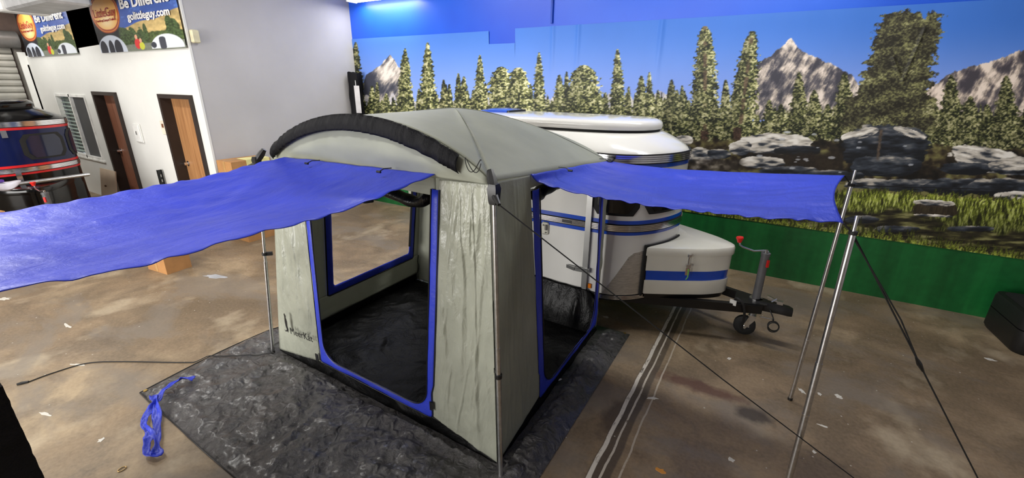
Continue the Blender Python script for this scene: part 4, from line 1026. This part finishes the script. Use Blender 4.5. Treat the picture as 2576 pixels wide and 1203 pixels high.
tpart(MB().tube(crom([lwl(3.73, .36)+np.array((.02, 0, 0)), lwl(3.71, .28)+np.array((.03, 0, 0)), lwl(3.74, .2)+np.array((.03, 0, 0)), lwl(3.72, .12)+np.array((.03, 0, 0))], 16), .004, 6).build('pull_cord', M_cord, TENT))
# tub floor: sheet and upturned edges
nx, ny = 90, 72
XX, YY = np.meshgrid(np.linspace(-3.575, -1.21, nx), np.linspace(1.905, 3.70, ny), indexing='ij')
ZZ = .022+.018*(ridge(XX*2.2, YY*2.0, 4, 13)-.5).clip(-.5, 1)+.012*fbm(XX*7, YY*7, 3, 15)
tpart(sheet('tub_floor', np.stack([XX, YY, ZZ], -1), M_blkf, TENT))
def tub(name, fun, a, b, zt, nrm, seed, m=M_blkf, z0=.012):
    n = 90; P = np.zeros((n, 8, 3))
    for i in range(n):
        s = i/(n-1)
        for j in range(8):
            t = j/7; q = fun(lerp(a, b, s), lerp(z0, zt(s), t)); P[i, j] = q+np.array(nrm)*(-.012+.02*(1-t)*(.2+fbm(np.array(s*18), np.array(t*2.), 3, seed)))
    tpart(sheet(name, P, m, TENT))
tub('tub_wall', fw, -3.59, -1.19, lambda s: .03+.11*math.sin(PI*s)**.5, (0, -1, 0), 1); tub('tub_wall', rwl, 1.87, 3.80, lambda s: .03+.09*math.sin(PI*min(s*1.1, 1))**.5, (1, 0, 0), 2)
tub('tub_wall', lwl, 1.93, 3.8, lambda s: .13, (.8, 0, 0), 3)
# black skirt hung on the trailer side
n, q = 70, 24; P = np.zeros((n, q, 3))
for i in range(n):
    for j in range(q):
        s, t = i/(n-1), j/(q-1); x = lerp(-2.3, -1.22, s); fold = .006*math.sin(s*26+1.5*math.sin(s*9))*(t)+.03*math.exp(-((s-.82)/.03)**2)*math.sin(PI*t)
        zt = .475-.02*s-.05*math.exp(-((s-.7)/.3)**2)*.3-.10*max(0, (s-.88)/.12)
        P[i, j] = (x, lerp(3.64, 3.765, t)-fold-.02*math.sin(PI*t), lerp(.03, zt, t))
tpart(sheet('trailer_skirt', P, M_blkv, TENT))
# rolled door screens below the awnings
def roll(name, path, r, m, seed):
    pts = resample(crom(path, 60), 50); R = [r*(.75+.5*float(vn(np.array(i*.35), np.array(0.), seed))) for i in range(50)]; R[0] = r*.35; R[-1] = r*.35
    tpart(MB().tube(pts, R, 12, flat=.8).build(name, m, TENT, True))
roll('rolled_screen', [fw(-1.70, 1.70)+np.array((0, .03, .02)), fw(-1.85, 1.66)+np.array((0, .05, 0)), fw(-2.2, 1.70)+np.array((0, .06, .0)), fw(-2.6, 1.70)+np.array((0, .06, 0)), fw(-2.92, 1.68)+np.array((0, .05, 0))], .055, M_blkv, 3)
roll('rolled_screen', [rwl(2.40, 1.70)+np.array((-.03, 0, .01)), rwl(2.5, 1.665)+np.array((-.05, 0, 0)), rwl(2.62, 1.69)+np.array((-.06, 0, 0)), rwl(3.1, 1.69)+np.array((-.06, 0, 0)), rwl(3.6, 1.66)+np.array((-.06, 0, 0))], .05, M_blkv, 5)
# awnings
def awning(name, A, B, nv, droop, seed, m, cross):
    n = 120; A, B = resample(crom(A, 200), n), resample(crom(B, 200), n); P = np.zeros((n, nv, 3))
    U, V = np.meshgrid(np.linspace(0, 1, n), np.linspace(0, 1, nv), indexing='ij')
    P = A[:, None]*(1-V[..., None])+B[:, None]*V[..., None]
    P[..., 2] += -droop*np.sin(PI*V)*np.sin(PI*U)**.7+.010*(ridge(U*2.2+V*1.4, V*5-U*3, 4, seed)-.6)*np.sin(PI*np.clip(U*1.02, 0, 1))+.006*(fbm(U*24, V*18, 3, seed+3)-.5)
    P[..., 2] += cross*np.sin((V*9+U*1.5)*2)*np.exp(-((V-.8)/.25)**2)*.6
    he = np.exp(-(np.minimum(V, 1-V)/.02)**2)*np.sin(U*70+4*fbm(U*20, V*2, 2, seed+8))*.004; P[..., 2] += he
    P[..., 2] += crumple(P[..., 0], P[..., 1], (2.5, 5, 10), .014, seed)
    return tpart(sheet(name, P, m, TENT, .003)), P
la_e = [px(u, v, 0, x) for u, v, x in ((1098, 440, -1.6), (1000, 480, -1.637), (850, 537, -1.673), (640, 592, -1.71), (400, 661, -1.747), (200, 702, -1.783))]+[np.array((-1.82, .224, 1.775)), np.array((-1.84, .10, 1.78))]
lb_e = [px(u, v, 0, x) for u, v, x in ((715, 397, -3.05), (620, 420, -3.075), (500, 449, -3.1), (270, 493, -3.125), (0, 538, -3.15))]+[np.array((-3.16, .25, 1.74)), np.array((-3.17, .10, 1.75))]
AW1, _ = awning('awning', la_e, lb_e, 60, .05, 3, M_bluea, .004)
ra_e = [px(u, v, 1, 2.27+.5*k/8) for k, (u, v) in enumerate([(1335, 440), (1360, 462), (1430, 482), (1500, 498), (1600, 515), (1720, 530), (1900, 548), (2030, 556), (2122, 562)])]
rb_e = [px(u, v, 1, 3.72-.1*k/5) for k, (u, v) in enumerate([(1533, 406), (1600, 417), (1700, 427), (1850, 436), (2000, 440), (2125, 442)])]
n = 120; A, B = resample(crom(ra_e, 200), n), resample(crom(rb_e, 200), n); nv = 60
U, V = np.meshgrid(np.linspace(0, 1, n), np.linspace(0, 1, nv), indexing='ij')
shr = .03*np.sin(PI*V)*U**3                               # concave outer edge
U2 = np.clip(U-shr, 0, 1); P = np.zeros((n, nv, 3))
for c3 in range(3):
    P[..., c3] = np.interp(U2, np.linspace(0, 1, n), A[:, c3])*(1-V)+np.interp(U2, np.linspace(0, 1, n), B[:, c3])*V
P[..., 2] += -.05*np.sin(PI*V)*np.sin(PI*U)**.8+.012*np.sin(V*22+U*5)*np.exp(-((V-.22)/.18)**2)*np.sin(PI*U)+.008*(ridge(U*2+V*2, V*6-U*2, 3, 5)-.6)
P[..., 2] += np.exp(-(V/.03)**2)*np.sin(U*90+5*fbm(U*20, V*2, 2, 9))*.005
P[..., 2] += crumple(P[..., 0], P[..., 1]*1.6, (2.5, 5, 10), .012, 4)
AW2 = tpart(sheet('awning', P, M_bluea, TENT))
# toggles along the awning joints
for (aw, pts) in ((AW1, [px(805, 408, 1, 1.87), px(985, 428, 1, 1.85)]), (AW2, [px(1405, 425, 0, -1.19), px(1508, 403, 0, -1.19)])):
    for p in pts:
        dv = np.array((0, -.10, -.005)) if aw is AW1 else np.array((.09, -.015, -.01))
        mb = MB(); mb.tube([p+np.array((0, 0, .012)), p+dv*.6+np.array((0, 0, .02)), p+dv+np.array((0, 0, .01))], .003, 6); mb.tube([p+dv+np.array((-.015, 0, .01)), p+dv+np.array((.015, 0, .01))], .007, 8)
        o = mb.build('toggle', M_black, aw)
# legs with clips, hubs and straps
def leg(base, top, clip_t, hub_dir):
    base, top = np.array(base, float), np.array(top, float)
    L_ = empty('tent_leg'); L_.parent = TENT; L_.location = TENT_INV
    MB().tube([base, lerp(base, top, .52)], .0155, 14).build('lower_pole', M_alu, L_, True)
    MB().tube([lerp(base, top, .52), top], .0125, 14).build('upper_pole', M_alu, L_, True)
    MB().tube([base, base+np.array((0, 0, .025))], .019, 12).build('foot_cap', M_black, L_)
    for t in clip_t:
        c = lerp(base, top, t); mb = MB(); mb.tube([c-np.array((0, 0, .012)), c+np.array((0, 0, .012))], .022, 12)
        d = np.array(hub_dir)*.06; mb.box(c+d*.6, (.05, .02, .03), rz=math.atan2(hub_dir[1], hub_dir[0])); mb.build('pole_clip', M_black, L_)
    d = np.array(hub_dir, float)
    hb = MB(); a = top+np.array((0, 0, -.03)); hb.loft([[tuple(a+np.array((0, 0, z))+np.array((x*w_, y*w_, 0))) for x, y in ((-1, -1), (1, -1), (1, 1), (-1, 1))] for z, w_ in ((-.02, .018), (.0, .022), (.06, .026), (.085, .02))])
    up = a+d*.07+np.array((0, 0, .14)); hb.tube([a+np.array((0, 0, .05)), lerp(a+np.array((0, 0, .05)), up, .6), up], [.026, .027, .018], 8); ou = a-d*.09+np.array((0, 0, .0)); hb.tube([a+np.array((0, 0, .03)), ou], [.02, .009], 8)
    hb.build('corner_hub', M_black, L_, True)
    sp = MB().box(a+d*.05+np.array((0, 0, .02)), (.12, .006, .045), rz=math.atan2(d[1], d[0])); sp.build('hub_strap', M_black, L_)
    return ou
nb_ = px(1260, 1212, 2, 0); nt_ = np.array((-1.165, 1.80, 1.83))
hub_n = leg((nb_[0], nb_[1], .003), nt_, (.42,), (-.75, .65, 0))
hub_l = leg((-3.615, 1.845, .003), (-3.50, 1.95, 1.74), (.56,), (.7, .7, 0))
leg((-3.63, 3.88, .003), (-3.4, 3.76, 1.70), (.5,), (.7, -.7, 0))
e = MB().box((-1.195, 3.70, 1.745), (.05, .11, .035), rz=.2, bev=.008).build('corner_hub', M_black, TENT); tpart(e)
for (p_, fn) in ((fw(-1.72, .24), 0), (fw(-3.0, .16), 0)):
    tpart(MB().box(p_+np.array((.0, -.022, 0)), (.03, .006, .07)).build('hook_tab', M_black, TENT))
# toggle loops dangling by the near hub
lp = [nt_+np.array((-.14+.05*math.cos(a), .02, .13+.035*math.sin(a*2+1))) for a in np.linspace(0, 6, 24)]
tpart(MB().tube(crom(lp, 40), .0025, 5).build('cord_loop', M_cord, TENT))
# printed name with the standing animal mark
lo_p = fw(-3.36, .285)+np.array((0, -.035, 0)); xdir = fw(-3.0, .31)-fw(-3.33, .285); ydir = fw(-3.36, .5)-fw(-3.33, .285)
from mathutils.bvhtree import BVHTree
FP = [o for o in bpy.data.objects if o.name == 'front_panel'][0]
bvh = BVHTree.FromPolygons([tuple(v.co) for v in FP.data.vertices], [tuple(q.vertices) for q in FP.data.polygons])
def drape(o):
    for v_ in o.data.vertices:
        h = bvh.ray_cast(Vector((v_.co.x, 1.2, v_.co.z)), Vector((0, 1, 0)))[0]
        if h: v_.co.y = h.y-.009
mk = text('printed_name', 'MeerKat', .092, M_black, frame_m(lo_p+np.array((.03, 0, 0)), xdir, (-.03, -.0, 1)), TENT, .0008, shear=.0, sx=.98); drape(mk); tpart(mk)
prof = [(0, 0), (.012, .03), (.008, .07), (.014, .11), (.004, .15), (.012, .165), (-.004, .19), (-.016, .178), (-.014, .15), (-.022, .11), (-.02, .06), (-.012, .03), (-.03, .012), (-.05, .02), (-.034, .002), (-.01, .012)]
Mx = frame_m(lo_p+np.array((0, 0, .0)), xdir, (-.03, 0, 1)); mb = MB().prism(prof, 0, .0016); mb.v = [tuple(Mx @ Vector(v_)) for v_ in mb.v]
mk2 = mb.build('printed_mark', M_black, TENT); drape(mk2); tpart(mk2)

# ------------------------------------------------------------------ tarp
def tarp_mat():
    k = NT('crinkled_tarpaulin'); cr = k.noise(7, 8, .72, dist=2.2); f2 = k.noise(26, 6, .75, dist=1.5); sp = k.noise(160, 2)
    c = k.ramp(f2, [(.35, (34, 33, 33)), (.62, (62, 60, 59))]); c = k.mix(k.rampf(sp, [(.5, 0), (.62, .5)]), c, (110, 105, 102))
    k.l(c, k.b.inputs['Base Color']); k.b.inputs['Roughness'].default_value = .3; k.b.inputs['Specular IOR Level'].default_value = 1.; k.b.inputs['Coat Weight'].default_value = .35; k.b.inputs['Coat Roughness'].default_value = .2
    r1 = k.noise(4, 5, .5, dist=1.5, typ='RIDGED_MULTIFRACTAL'); r2 = k.noise(14, 4, .5, dist=1.2, typ='RIDGED_MULTIFRACTAL')
    pv = k.bump(r1, 1., .07); pv = k.bump(r2, 1., .025, pv); k.bump(f2, .8, .015, pv); return k.m
nx, ny = 420, 400
A, B = np.meshgrid(np.linspace(0, 1, nx), np.linspace(0, 1, ny), indexing='ij')
c00, c10, c01, c11 = np.array((-3.99, .97)), np.array((-.90, .86)), np.array((-4.0, 3.92)), np.array((-.90, 3.89))
XY = c00*((1-A)*(1-B))[..., None]+c10*(A*(1-B))[..., None]+c01*((1-A)*B)[..., None]+c11*(A*B)[..., None]
XY[..., 0] -= .05*np.sin(PI*np.clip(B*2.2, 0, 1))*(1-A)**6; XY[..., 0] += .07*(1-A)**5*smooth(.36, .46, B); XY[..., 1] += .02*(fbm(A*6, A*0, 2, 4)-.5)
x, y = XY[..., 0], XY[..., 1]
z = .003+.011*ridge(x*1.6+y*.7, y*1.7-x*.4, 4, 3)**3+.008*np.abs(fbm(x*7, y*7, 4, 7)-.5)*2+.004*fbm(x*22, y*22, 3, 9)
z += .012*np.exp(-((y-1.35-.5*(x+2.6))/.02)**2)*(fbm(x*3, y*3, 2, 5))
z += .03*np.clip(ridge(x*2.3+.5*fbm(x*3, y*3, 2, 4), y*2.1-x*.8, 3, 31)-.72, 0, 1)*2+.018*np.clip(ridge(x*5.5-y*2, y*5.5+x, 3, 33)-.7, 0, 1)*2
z += crumple(x, y, (2.2, 4.5, 9, 18), .085, 3)
inside = (x > -3.66) & (x < -1.12) & (y > 1.80)
z = np.where(inside, np.minimum(z, .03)*.3, np.minimum(z, .075))
edge_d = np.minimum(np.minimum(A, 1-A)*3.1, np.minimum(B, 1-B)*3.0); z = lerp(.004, z, smooth(.0, .12, edge_d)*.8+.2*smooth(0, .03, edge_d))
TX, TY, TZ = x.copy(), y.copy(), z.copy()
def tarp_z(a, b, r=.03):
    d = (TX-a)**2+(TY-b)**2; m_ = d < r*r
    return float(TZ[m_].max()) if m_.any() else 0.
tp = sheet('ground_tarp', np.stack([x, y, z], -1), tarp_mat(), None, 0, label='crinkled dark grey tarpaulin spread under the tent', cat='tarp')
for (a, b) in ((.012, .012), (.988, .988)):
    i, j = int(a*(nx-1)), int(b*(ny-1)); MB().tube([(x[i, j], y[i, j], z[i, j]), (x[i, j], y[i, j], z[i, j]+.006)], .014, 14).build('grommet', mat('brass', (190, 160, 90), .35, .9), tp)
MB().tube([np.array((x[i, 0], y[i, 0], z[i, 0]+.002)) for i in range(0, nx, 3)], .005, 5).build('hem', mat('tarp_hem', (34, 33, 33), .5), tp)
MB().tube([np.array((x[0, i], y[0, i], z[0, i]+.002)) for i in range(0, ny, 3)], .005, 5).build('hem', mat('tarp_hem', (34, 33, 33), .5), tp)
p = px(1408, 955, 2, .02); MB().prism([(p[0]+a, p[1]+b) for a, b in blob(9, .018, 3, 1.6, .8, .9)], .018, .022).build('paper_scrap', mat('white_scrap', (230, 230, 228), .6), None, label='tiny white paper scrap on the tarp by the tent door', cat='scrap')
# ------------------------------------------------------------------ guy lines and awning poles
MB().tube([hub_n, lerp(hub_n, px(2175, 1225, 2, 0), .55)-np.array((0, 0, .012)), px(2175, 1225, 2, 0)+np.array((0, 0, .004))], .0035, 6).build('guy_line', M_cord, None, label='black guy line stretched from the near tent corner to the floor', cat='rope')
cr_ = [px(u, v, 2, .006) for u, v in ((72, 961), (135, 938), (220, 914), (310, 910), (480, 912), (600, 905), (692, 897))]
g = empty('guy_line', cr_[3], label='slack black cord lying from the tent foot across the floor', cat='rope')
iv = -np.array(cr_[3])
MB().tube([c+iv+np.array((0, 0, tarp_z(c[0], c[1]))) for c in crom(cr_, 90)], .0045, 6).build('cord', M_cord, g); MB().tube([cr_[0]+iv, cr_[0]+iv+np.array((-.02, -.035, .002)), cr_[0]+iv+np.array((-.03, -.06, .002))], [.011, .013, .009], 8).build('end_tip', M_black, g)
def awning_pole(base, top, label, tie, n_thick=.019):
    base, top = np.array(base, float), np.array(top, float)
    A_ = empty('awning_pole', base, label=label, cat='tent pole'); o = -base
    MB().tube([base+o, lerp(base, top, .5)+o], n_thick, 16).build('lower_tube', M_alu, A_, True); MB().tube([lerp(base, top, .5)+o, lerp(base, top, .94)+o], n_thick*.86, 16).build('upper_tube', M_alu, A_, True)
    MB().tube([lerp(base, top, .94)+o, top+o], n_thick*.5, 10).build('spike', M_alu, A_, True); MB().tube([base+o, base+o+np.array((0, 0, .02))], n_thick*1.15, 12).build('foot_cap', M_black, A_)
    MB().tube([lerp(base, top, .3)+o-np.array((0, 0, .002)), lerp(base, top, .3)+o+np.array((0, 0, .004))], n_thick*1.06, 14).build('joint_ring', M_chrome, A_)
    k = MB(); c = lerp(base, top, .945)+o; k.tube([c-np.array((0, 0, .006)), c+np.array((0, 0, .012))], .021, 10); k.tube([c, np.array(tie)+o], .0045, 6); k.build('tie_cord', M_cord, A_)
    return lerp(base, top, .945)
bn = px(1985, 1203, 2, 0); bn = px(1980, 1222, 2, 0)
tn = px(2157, 543, 1, 2.80); bf = px(1987, 1006, 2, 0); tf = px(2152, 428, 1, 3.62)
kn = awning_pole((bn[0], bn[1], 0.002), tn, 'thick silver awning pole holding the blue awning corner nearer the guy ropes', ra_e[-1], .0185)
kf = awning_pole((bf[0], bf[1], 0.002), tf, 'thin silver awning pole holding the blue awning corner toward the mural', rb_e[-1], .0155)
awning_pole((-3.32, .05, .002), (-3.30, .05, 1.86), 'silver awning pole behind the black carpeted cabinet', (-3.17, .10, 1.75), .0155)
awning_pole((-1.84, .03, .002), (-1.84, .03, 1.89), 'silver awning pole on the bare floor between cabinet and tarp', (-1.84, .10, 1.78), .0155)
gp = px(2470, 1225, 2, 0); g = empty('guy_rope', kn, label='doubled black guy rope with tensioner tied to the thick awning pole', cat='rope')
kp = lerp(kn, gp, .47)
MB().tube([kn-kn, gp-kn+np.array((0, 0, .003))], .0045, 6).build('rope', M_cord, g); MB().tube([np.array((.012, 0, -.03)), lerp(np.zeros(3), gp-kn, .3)+np.array((.02, .0, .0)), kp-kn], .004, 6).build('return_rope', M_cord, g)
dr = (gp-kn)/np.linalg.norm(gp-kn); MB().tube([kp-kn-dr*.05, kp-kn, kp-kn+dr*.06], [.006, .014, .007], 8).build('tensioner', M_black, g)
ge = np.array((3.0, 6.0, .004)); MB().tube([kf, px(2560, 478, 1, 4.6)], .003, 6).build('guy_rope', M_cord, None, label='thin black rope running from the thin awning pole along the mural', cat='rope')

# ------------------------------------------------------------------ blue strap
sp_ = [px(u, v, 2, .02) for u, v in ((492, 968), (455, 972), (420, 998), (402, 1018), (385, 1035), (368, 1052), (364, 1075), (378, 1098), (372, 1122), (372, 1146), (396, 1146), (398, 1118), (396, 1080), (396, 1045), (394, 1018), (386, 1008))]
S = np.array(crom(sp_, 150)); S[:, 2] += np.array([tarp_z(a, b, .04) for a, b in S[:, :2]]); t_ = np.gradient(S, axis=0); nn = np.stack([-t_[:, 1], t_[:, 0]], -1); nn /= np.linalg.norm(nn, axis=1)[:, None]
P = np.zeros((150, 7, 3))
for i in range(150):
    tw = .9*math.sin(i*.13)+.4*math.sin(i*.31); w_ = .030+.008*math.sin(i*.2)
    for j in range(7):
        a = (j/6*2-1)*w_; P[i, j] = S[i]+np.array((nn[i, 0]*a*math.cos(tw), nn[i, 1]*a*math.cos(tw), .012+abs(a*math.sin(tw))*(1 if a*math.sin(tw) > 0 else .1)+.004*math.sin(j*2+i)))
sheet('fabric_strap', P, M_bluea, None, .002, label='twisted royal blue fabric strap lying at the tarp corner', cat='strap')
p = px(307, 1180, 2, .006); MB().tube([(p[0]+.016*math.cos(a), p[1]+.022*math.sin(a), .005) for a in np.linspace(0, 2*PI, 20)], .003, 6).build('ring', mat('dull_brass', (150, 125, 80), .4, .7), None, label='small brass ring lying on the bare floor', cat='ring')

# ------------------------------------------------------------------ boxes and other things
def carton(name, loc, d, rz, label, open_flap=False):
    c = empty(name, loc, rz, label=label, cat='box'); w_, l_, h_ = d
    MB().box((0, 0, h_/2), d).build('carton_body', M_card, c)
    MB().box((0, -l_/2-.0015, h_*.5), (.05, .003, h_*.96)).build('packing_tape', mat('packing_tape', (186, 146, 96), .25), c); MB().box((0, 0, h_+.0015), (.05, l_, .003)).build('packing_tape', mat('packing_tape', (186, 146, 96), .25), c)
    if open_flap:
        MB().box((w_*.25, -l_/2-.06, h_-.02), (w_*.5, .14, .004), rot=Matrix.Rotation(.5, 3, 'X')).build('flap', M_card, c)
    return c
p0, p1 = px(345, 700, 2, 0), px(393, 700, 2, 0)
carton('cardboard_box', (-6.63, 2.30, 0), (.42, .30, .62), .1, 'brown cardboard box standing alone on the floor under the blue awning', True)
bx, by = -6.98, 3.72
carton('cardboard_box', (bx, by, 0), (.5, .62, .46), 0, 'large cardboard box at the bottom of the stack by the grey wall')
carton('cardboard_box', (bx-.02, by+.01, .463), (.46, .58, .44), 0, 'middle cardboard box of the stack by the grey wall')
tb = carton('cardboard_box', (bx+.0, by-.02, .906), (.40, .60, .33), 0, 'top cardboard box of the stack with yellow paper on it')
q = MB(); q.box((bx+.205, by+.08, 1.165), (.004, .36, .15)); q.box((bx+.08, by+.08, 1.244), (.25, .36, .004)); q.build('paper_sheet', mat('pale_yellow_paper', (226, 218, 150), .7), None, label='pale yellow paper draped over the top cardboard box', cat='paper')
MB().box((bx+.205, by+.22, 1.02), (.006, .16, .09)).build('warning_label', M_red, None, label='red label stuck on the top cardboard box', cat='label')
c = carton('cardboard_box', (-8.35, 1.05, 0), (.4, .45, .78), .2, 'tall cardboard box standing in front of the black trailer')
# board leaning on the office wall, slotted rail
bp0, bp1, bp2 = px(249, 425, 1, 3.3), px(284, 431, 1, 3.3), px(281, 485, 1, 3.2)
lb = empty('leaning_board', (float((bp0[0]+bp1[0])/2), 3.25, 0), label='beige board with a hole leaning on the office wall', cat='board')
rot = Matrix.Rotation(-.18, 3, 'X')
MB().box((0, 0.02, .345), (.72, .02, .68), rot=rot).build('board_sheet', mat('beige_hardboard', (206, 184, 160), .6, 0, .04), lb); MB().tube([(-.05, -.025, .36), (-.05, 0.0, .365)], .018, 10).build('hole', mat('dark_hole', (110, 80, 60), .8), lb)
p = px(403, 427, 1, 3.38)
rl = MB(); rl.box((0, 0, p[2]/2), (.012, .05, p[2]))
for s in (-1, 1): rl.box((.0+.03*0, s*.03, p[2]/2), (.045, .006, p[2]))
rail = empty('slotted_rail', (p[0], 3.36, 0), label='black slotted shelf rail standing against the office wall', cat='rail')
rl.build('rail_channel', M_steel, rail)
sl = MB()
for k in range(9): sl.box((.0245, 0, .1+k*(p[2]-.2)/8), (.004, .02, .045))
sl.build('slots', mat('rail_slot', (140, 138, 134), .6), rail, kind='stuff')
# rolled black banner bag in the corner of the mural wall
rb_ = empty('roll_bag', (-7.14, 6.13, 0), label='tall black fabric roll bag standing in the wall corner', cat='bag')
rs_ = []
for k in range(40):
    zz = 2.54*k/39; rs_.append([( (.135+.012*math.sin(5*a+zz*7)+.01*math.sin(11*zz+a))*math.cos(a)*(.95 if k in (0, 39) else 1), (.12+.01*math.sin(4*a-zz*9))*math.sin(a), zz+(.02*math.sin(3*a) if k == 39 else 0)) for a in np.linspace(0, 2*PI, 25)[:-1]])
MB().loft(rs_).build('bag_body', M_sleeve, rb_, True)
MB().box((.14, -.10, 2.06), (.11, .006, .5), rz=.3).build('hang_label', mat('grey_label', (200, 198, 200), .6), rb_); MB().tube([(.11, -.09, 2.31), (.10, -.08, 2.42)], .006, 6).build('label_string', M_fix, rb_)
# black case on the right and the carpeted cabinet on the left
cs = empty('equipment_case', (2.84, 5.84, 0), .08, label='low black equipment case standing against the green wall', cat='case')
def rbox(w_, l_, z0, z1, r, ins=0., n=6):
    pts = []
    for cx, cy, a0 in ((w_/2-r, l_/2-r, 0), (-w_/2+r, l_/2-r, PI/2), (-w_/2+r, -l_/2+r, PI), (w_/2-r, -l_/2+r, 1.5*PI)):
        for k in range(n+1): a = a0+PI/2*k/n; pts.append((cx+r*math.cos(a), cy+r*math.sin(a)))
    return pts
rp = rbox(1.15, .66, 0, 0, .09)
M_case = mat('black_case_shell', (18, 18, 18), .5, 0, .2, 8, .2, 80); M_caset = mat('black_case_pad', (20, 20, 20), .75, 0, .1)
MB().loft([[(a*.96, b*.94, 0) for a, b in rp], [(a, b, .04) for a, b in rp], [(a, b, .235) for a, b in rp]]).build('case_base', M_case, cs, True)
ld = MB().loft([[(a, b, .245) for a, b in rp], [(a, b, .36) for a, b in rp], [(a*.985, b*.97, .395) for a, b in rp], [(a*.93, b*.9, .40) for a, b in rp]]).build('case_lid', M_case, cs, True)
MB().loft([[(a*.9, b*.87, .398) for a, b in rp], [(a*.9, b*.87, .405) for a, b in rp]]).build('top_pad', M_caset, ld)
for xx in (-.28, .1, .4): MB().box((xx, -.34, .24), (.05, .02, .09), bev=.004).build('clasp', M_alu, cs)
p = px(58, 1090, 1, .22)
kb = empty('carpeted_cabinet', (p[0]-.33, -.03, 0), label='black carpet covered cabinet at the floor corner beside the slack cord', cat='cabinet')
def fuzzy(name, d, z0, seed, m):
    w_, l_, h_ = d; rows = []
    loop = [(-w_/2+w_*k/24, l_/2) for k in range(24)]+[(w_/2, l_/2-l_*k/20) for k in range(20)]+[(w_/2-w_*k/24, -l_/2) for k in range(24)]+[(-w_/2, -l_/2+l_*k/20) for k in range(20)]
    for k in range(46):
        z_ = z0+h_*k/45; rows.append([(a*(1+.02*float(vn(np.array(i*.9), np.array(k*.9), seed))), b*(1+.02*float(vn(np.array(i*.9+50), np.array(k*.9), seed))), z_) for i, (a, b) in enumerate(loop)])
    return MB().loft(rows).build(name, m, kb)
fuzzy('cabinet_body', (.66, .5, 1.15), .0, 3, mat('black_carpet', (17, 16, 17), .95, 0, .5, 14, 1., 120, .02))
for s in (-.25, .25): MB().box((s, 0, 1.165), (.05, .42, .03), bev=.006).build('top_batten', M_black, kb)
